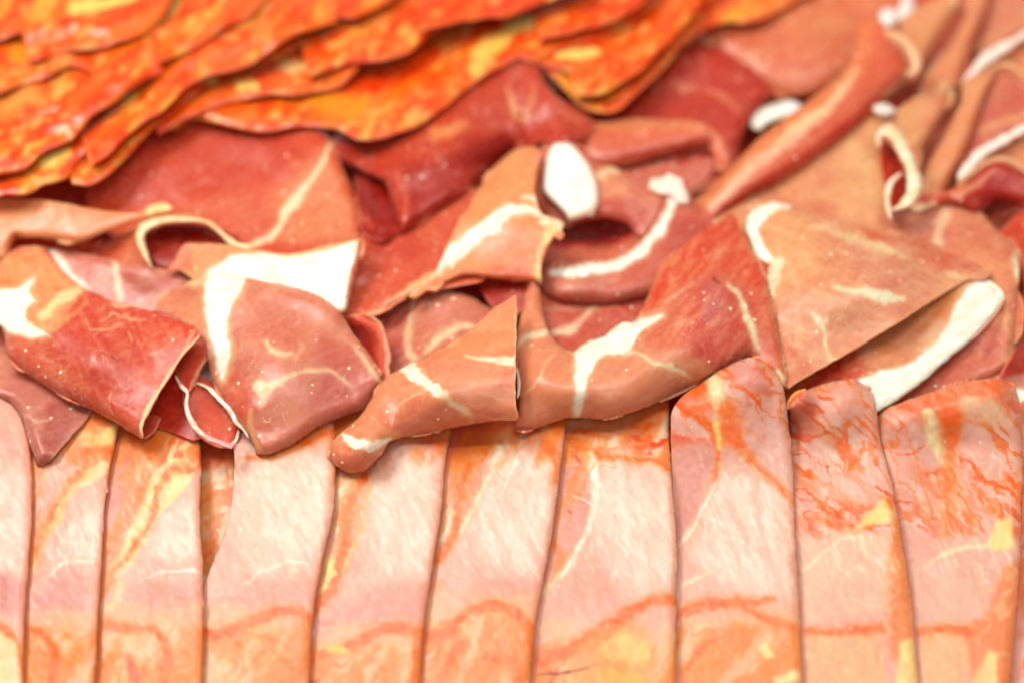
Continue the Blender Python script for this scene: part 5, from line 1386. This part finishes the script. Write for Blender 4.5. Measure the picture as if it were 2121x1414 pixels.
LY = (255, 196, 96)
chorizo('scrap of chorizo poking past the right end of the pile onto smooth ham', [(1424, 96), (1440, 72), (1467, 58), (1490, 52), (1515, 44), (1540, 50), (1563, 46), (1590, 38), (1611, 26), (1680, -14), (1700, -60)], 80, 20,
        [('L', [(1500, 36), (1540, 28)], (16, 14), (255, 170, 40), 0.9, 5)], seed=1)
chorizo('lowest chorizo slice at the right end, forming a drooping lobe', [(1112, 128), (1130, 146), (1147, 162), (1170, 190), (1195, 212), (1214, 224), (1232, 232), (1259, 232), (1284, 224), (1303, 208), (1340, 178), (1371, 148), (1400, 112), (1427, 80), (1452, 44), (1470, 18), (1500, -20), (1520, -60)], 90, 22,
        [('L', [(1225, 180), (1260, 190)], (22, 20), LY, 0.9, 7), ('L', [(1180, 170), (1200, 190)], (26, 20), (255, 170, 50), 0.8, 7), ('L', [(1300, 190), (1370, 120), (1420, 60)], (16, 18, 14), (250, 96, 50), 0.9, 5)], seed=2)
chorizo('chorizo slice with long yellow fat flecks above the drooping lobe', [(1074, 112), (1110, 132), (1160, 146), (1210, 152), (1250, 142), (1290, 124), (1324, 110), (1351, 92), (1380, 70), (1407, 46), (1440, 20), (1475, -8), (1500, -60)], 90, 26,
        [('L', [(1160, 112), (1200, 112), (1236, 106)], (24, 26, 16), (255, 214, 120), 0.95, 6), ('L', [(1150, 40), (1180, 44)], (18, 18), (255, 196, 110), 0.8, 5)], seed=3)
chorizo('chorizo slice resting directly on the dark red ham, with the biggest pale fat fleck', [(360, 268), (400, 250), (440, 254), (480, 261), (520, 270), (560, 273), (600, 266), (640, 260), (700, 270), (730, 284), (760, 292), (790, 290), (815, 283), (862, 264), (900, 240), (930, 216), (966, 184), (1002, 157), (1040, 138), (1074, 121), (1110, 126), (1170, 98), (1230, 84), (1290, 60), (1330, 30), (1380, -20), (1400, -60)], 110, 27,
        [('L', [(985, 145), (1000, 110), (1030, 85), (1062, 66)], (30, 38, 40, 22), (255, 202, 104), 0.9, 9), ('L', [(1056, 50), (1090, 44)], (36, 34), (255, 222, 140), 0.95, 7), ('L', [(965, 60), (985, 34)], (18, 16), (255, 200, 120), 0.9, 5),
         ('L', [(660, 210), (740, 222)], (30, 34), (255, 150, 20), 0.8, 8)], w=40, seed=4)
chorizo('chorizo slice with orange body fourth from the front, under a dark crease', [(330, 280), (360, 262), (400, 240), (430, 229), (494, 213), (565, 198), (636, 194), (700, 182), (742, 140), (790, 98), (850, 56), (880, 32), (900, 14), (940, 18), (1010, 12), (1078, -8), (1100, -60)], 80, 31,
        [('L', [(500, 182), (530, 182)], (20, 20), (255, 206, 120), 0.9, 5), ('L', [(590, 140), (640, 142)], (22, 20), (254, 200, 140), 0.9, 6), ('L', [(870, 90), (890, 60)], (22, 18), (255, 200, 130), 0.9, 6), ('L', [(700, 106), (740, 96)], (22, 20), (255, 214, 140), 0.9, 6)], seed=5)
chorizo('chorizo slice with a long slanting yellow streak, down to the lower left', [(150, 384), (200, 378), (226, 362), (250, 334), (290, 296), (330, 256), (370, 226), (400, 198), (440, 172), (471, 160), (520, 143), (584, 118), (612, 98), (636, 80), (680, 74), (730, 71), (796, 61), (830, 44), (867, 24), (930, -14), (960, -60)], 90, 34,
        [('L', [(246, 288), (280, 246), (330, 200), (380, 160), (430, 134), (492, 114)], (20, 24, 26, 26, 22, 14), (255, 190, 90), 0.95, 6), ('L', [(430, 168), (444, 172)], (16, 16), (255, 220, 140), 0.9, 4), ('L', [(700, 40), (790, 36)], (24, 24), (252, 130, 60), 0.7, 7)], seed=6)
chorizo('chorizo slice with a pale spot near its lower left end', [(-90, 410), (0, 404), (60, 400), (90, 382), (140, 372), (166, 332), (208, 286), (252, 240), (297, 194), (357, 148), (400, 122), (470, 96), (560, 52), (600, 10), (640, -60)], 110, 37,
        [('L', [(92, 342), (112, 328), (140, 310)], (20, 32, 24), (255, 214, 120), 0.95, 7), ('L', [(210, 216), (240, 186)], (20, 16), (252, 150, 90), 0.8, 6), ('L', [(600, 30), (680, 10)], (26, 20), (250, 150, 110), 0.6, 7)], w=40, seed=7)
chorizo('chorizo slice above the left dark crease, with speckled fat', [(-90, 320), (-20, 296), (27, 268), (59, 246), (90, 232), (125, 218), (178, 208), (214, 190), (247, 168), (291, 158), (330, 148), (357, 132), (395, 114), (440, 100), (478, 88), (523, 71), (551, 46), (590, 0), (620, -60)], 110, 42,
        [('L', [(0, 206), (60, 200)], (36, 30), (254, 160, 80), 0.8, 9), ('L', [(500, 60), (540, 30)], (16, 18), (255, 190, 90), 0.8, 5), ('L', [(440, 80), (452, 76)], (18, 18), (255, 220, 190), 0.9, 4)], w=44, seed=8)
chorizo('chorizo slice nearly topmost, with a narrow cream streak', [(-90, 220), (-20, 196), (40, 178), (90, 160), (150, 138), (200, 150), (260, 122), (310, 110), (360, 90), (400, 60), (440, 20), (480, -60)], 100, 46,
        [('L', [(305, 66), (330, 40), (360, 4), (376, -20)], (16, 26, 28, 24), (255, 208, 124), 0.95, 6), ('L', [(130, 90), (120, 120)], (30, 26), (252, 150, 80), 0.7, 8), ('L', [(40, 108), (80, 112)], (26, 22), (255, 160, 20), 0.8, 7)], w=44, seed=9)
chorizo('topmost chorizo slice in the corner, with a large pale yellow patch of fat', [(-90, 110), (0, 84), (60, 60), (110, 50), (150, 44), (200, 52), (260, 46), (300, 26), (340, -10), (370, -70)], 90, 50,
        [('L', [(165, 16), (220, 20), (270, 14)], (44, 46, 34), (255, 216, 116), 0.97, 8), ('L', [(80, 30), (100, 0)], (30, 30), (255, 180, 60), 0.8, 8)], w=36, seed=10)

# thinner chorizo slices peeping out between the others
for _k, (_lab, _e, _h2) in enumerate([
        ('slim chorizo slice peeping out above the long-flecked slice at the right end', [(1120, 84), (1180, 70), (1250, 52), (1310, 26), (1350, -10), (1370, -60)], 27),
        ('slim chorizo slice peeping out above the biggest fat fleck', [(640, 158), (720, 132), (790, 128), (850, 110), (900, 70), (950, 44), (1030, 20), (1100, -14), (1130, -60)], 27.5),
        ('slim chorizo slice over the middle of the pile', [(560, 90), (620, 52), (690, 40), (760, 28), (810, 0), (840, -60)], 31),
        ('slim chorizo slice at the far left edge below the dark crease', [(-90, 350), (0, 330), (60, 318), (120, 290), (170, 256), (230, 206), (280, 176)], 30),
        ('slim chorizo slice showing a narrow lip above the drooping lobe', [(1190, 196), (1240, 196), (1290, 172), (1340, 132), (1390, 84), (1430, 40), (1460, -10), (1490, -60)], 25),
        ('slim chorizo slice with a crooked lip beneath the slanting yellow streak', [(190, 350), (240, 306), (290, 262), (340, 226), (390, 180), (430, 156), (500, 140), (560, 112), (620, 70), (700, 50)], 30.5),
        ('slim chorizo slice tucked in left of the pale fat spot', [(-90, 376), (0, 366), (50, 352), (100, 316), (150, 290), (190, 244), (240, 210), (290, 178), (340, 150)], 30.2),
        ('slim chorizo slice running along the top frame edge near its middle', [(870, 60), (960, 46), (1060, 30), (1120, 10), (1200, -20), (1240, -60)], 31),
        ('slim chorizo slice in the dense layers right of the cream streak', [(330, 134), (400, 104), (460, 62), (510, 40), (550, 0), (570, -60)], 33),
        ('slim chorizo slice over the upper left part of the pile', [(60, 130), (130, 110), (190, 100), (250, 86), (310, 66), (350, 20), (380, -60)], 34)]):
    chorizo(_lab, _e, 36, 0, seed=20 + _k, h2=_h2, w=26)
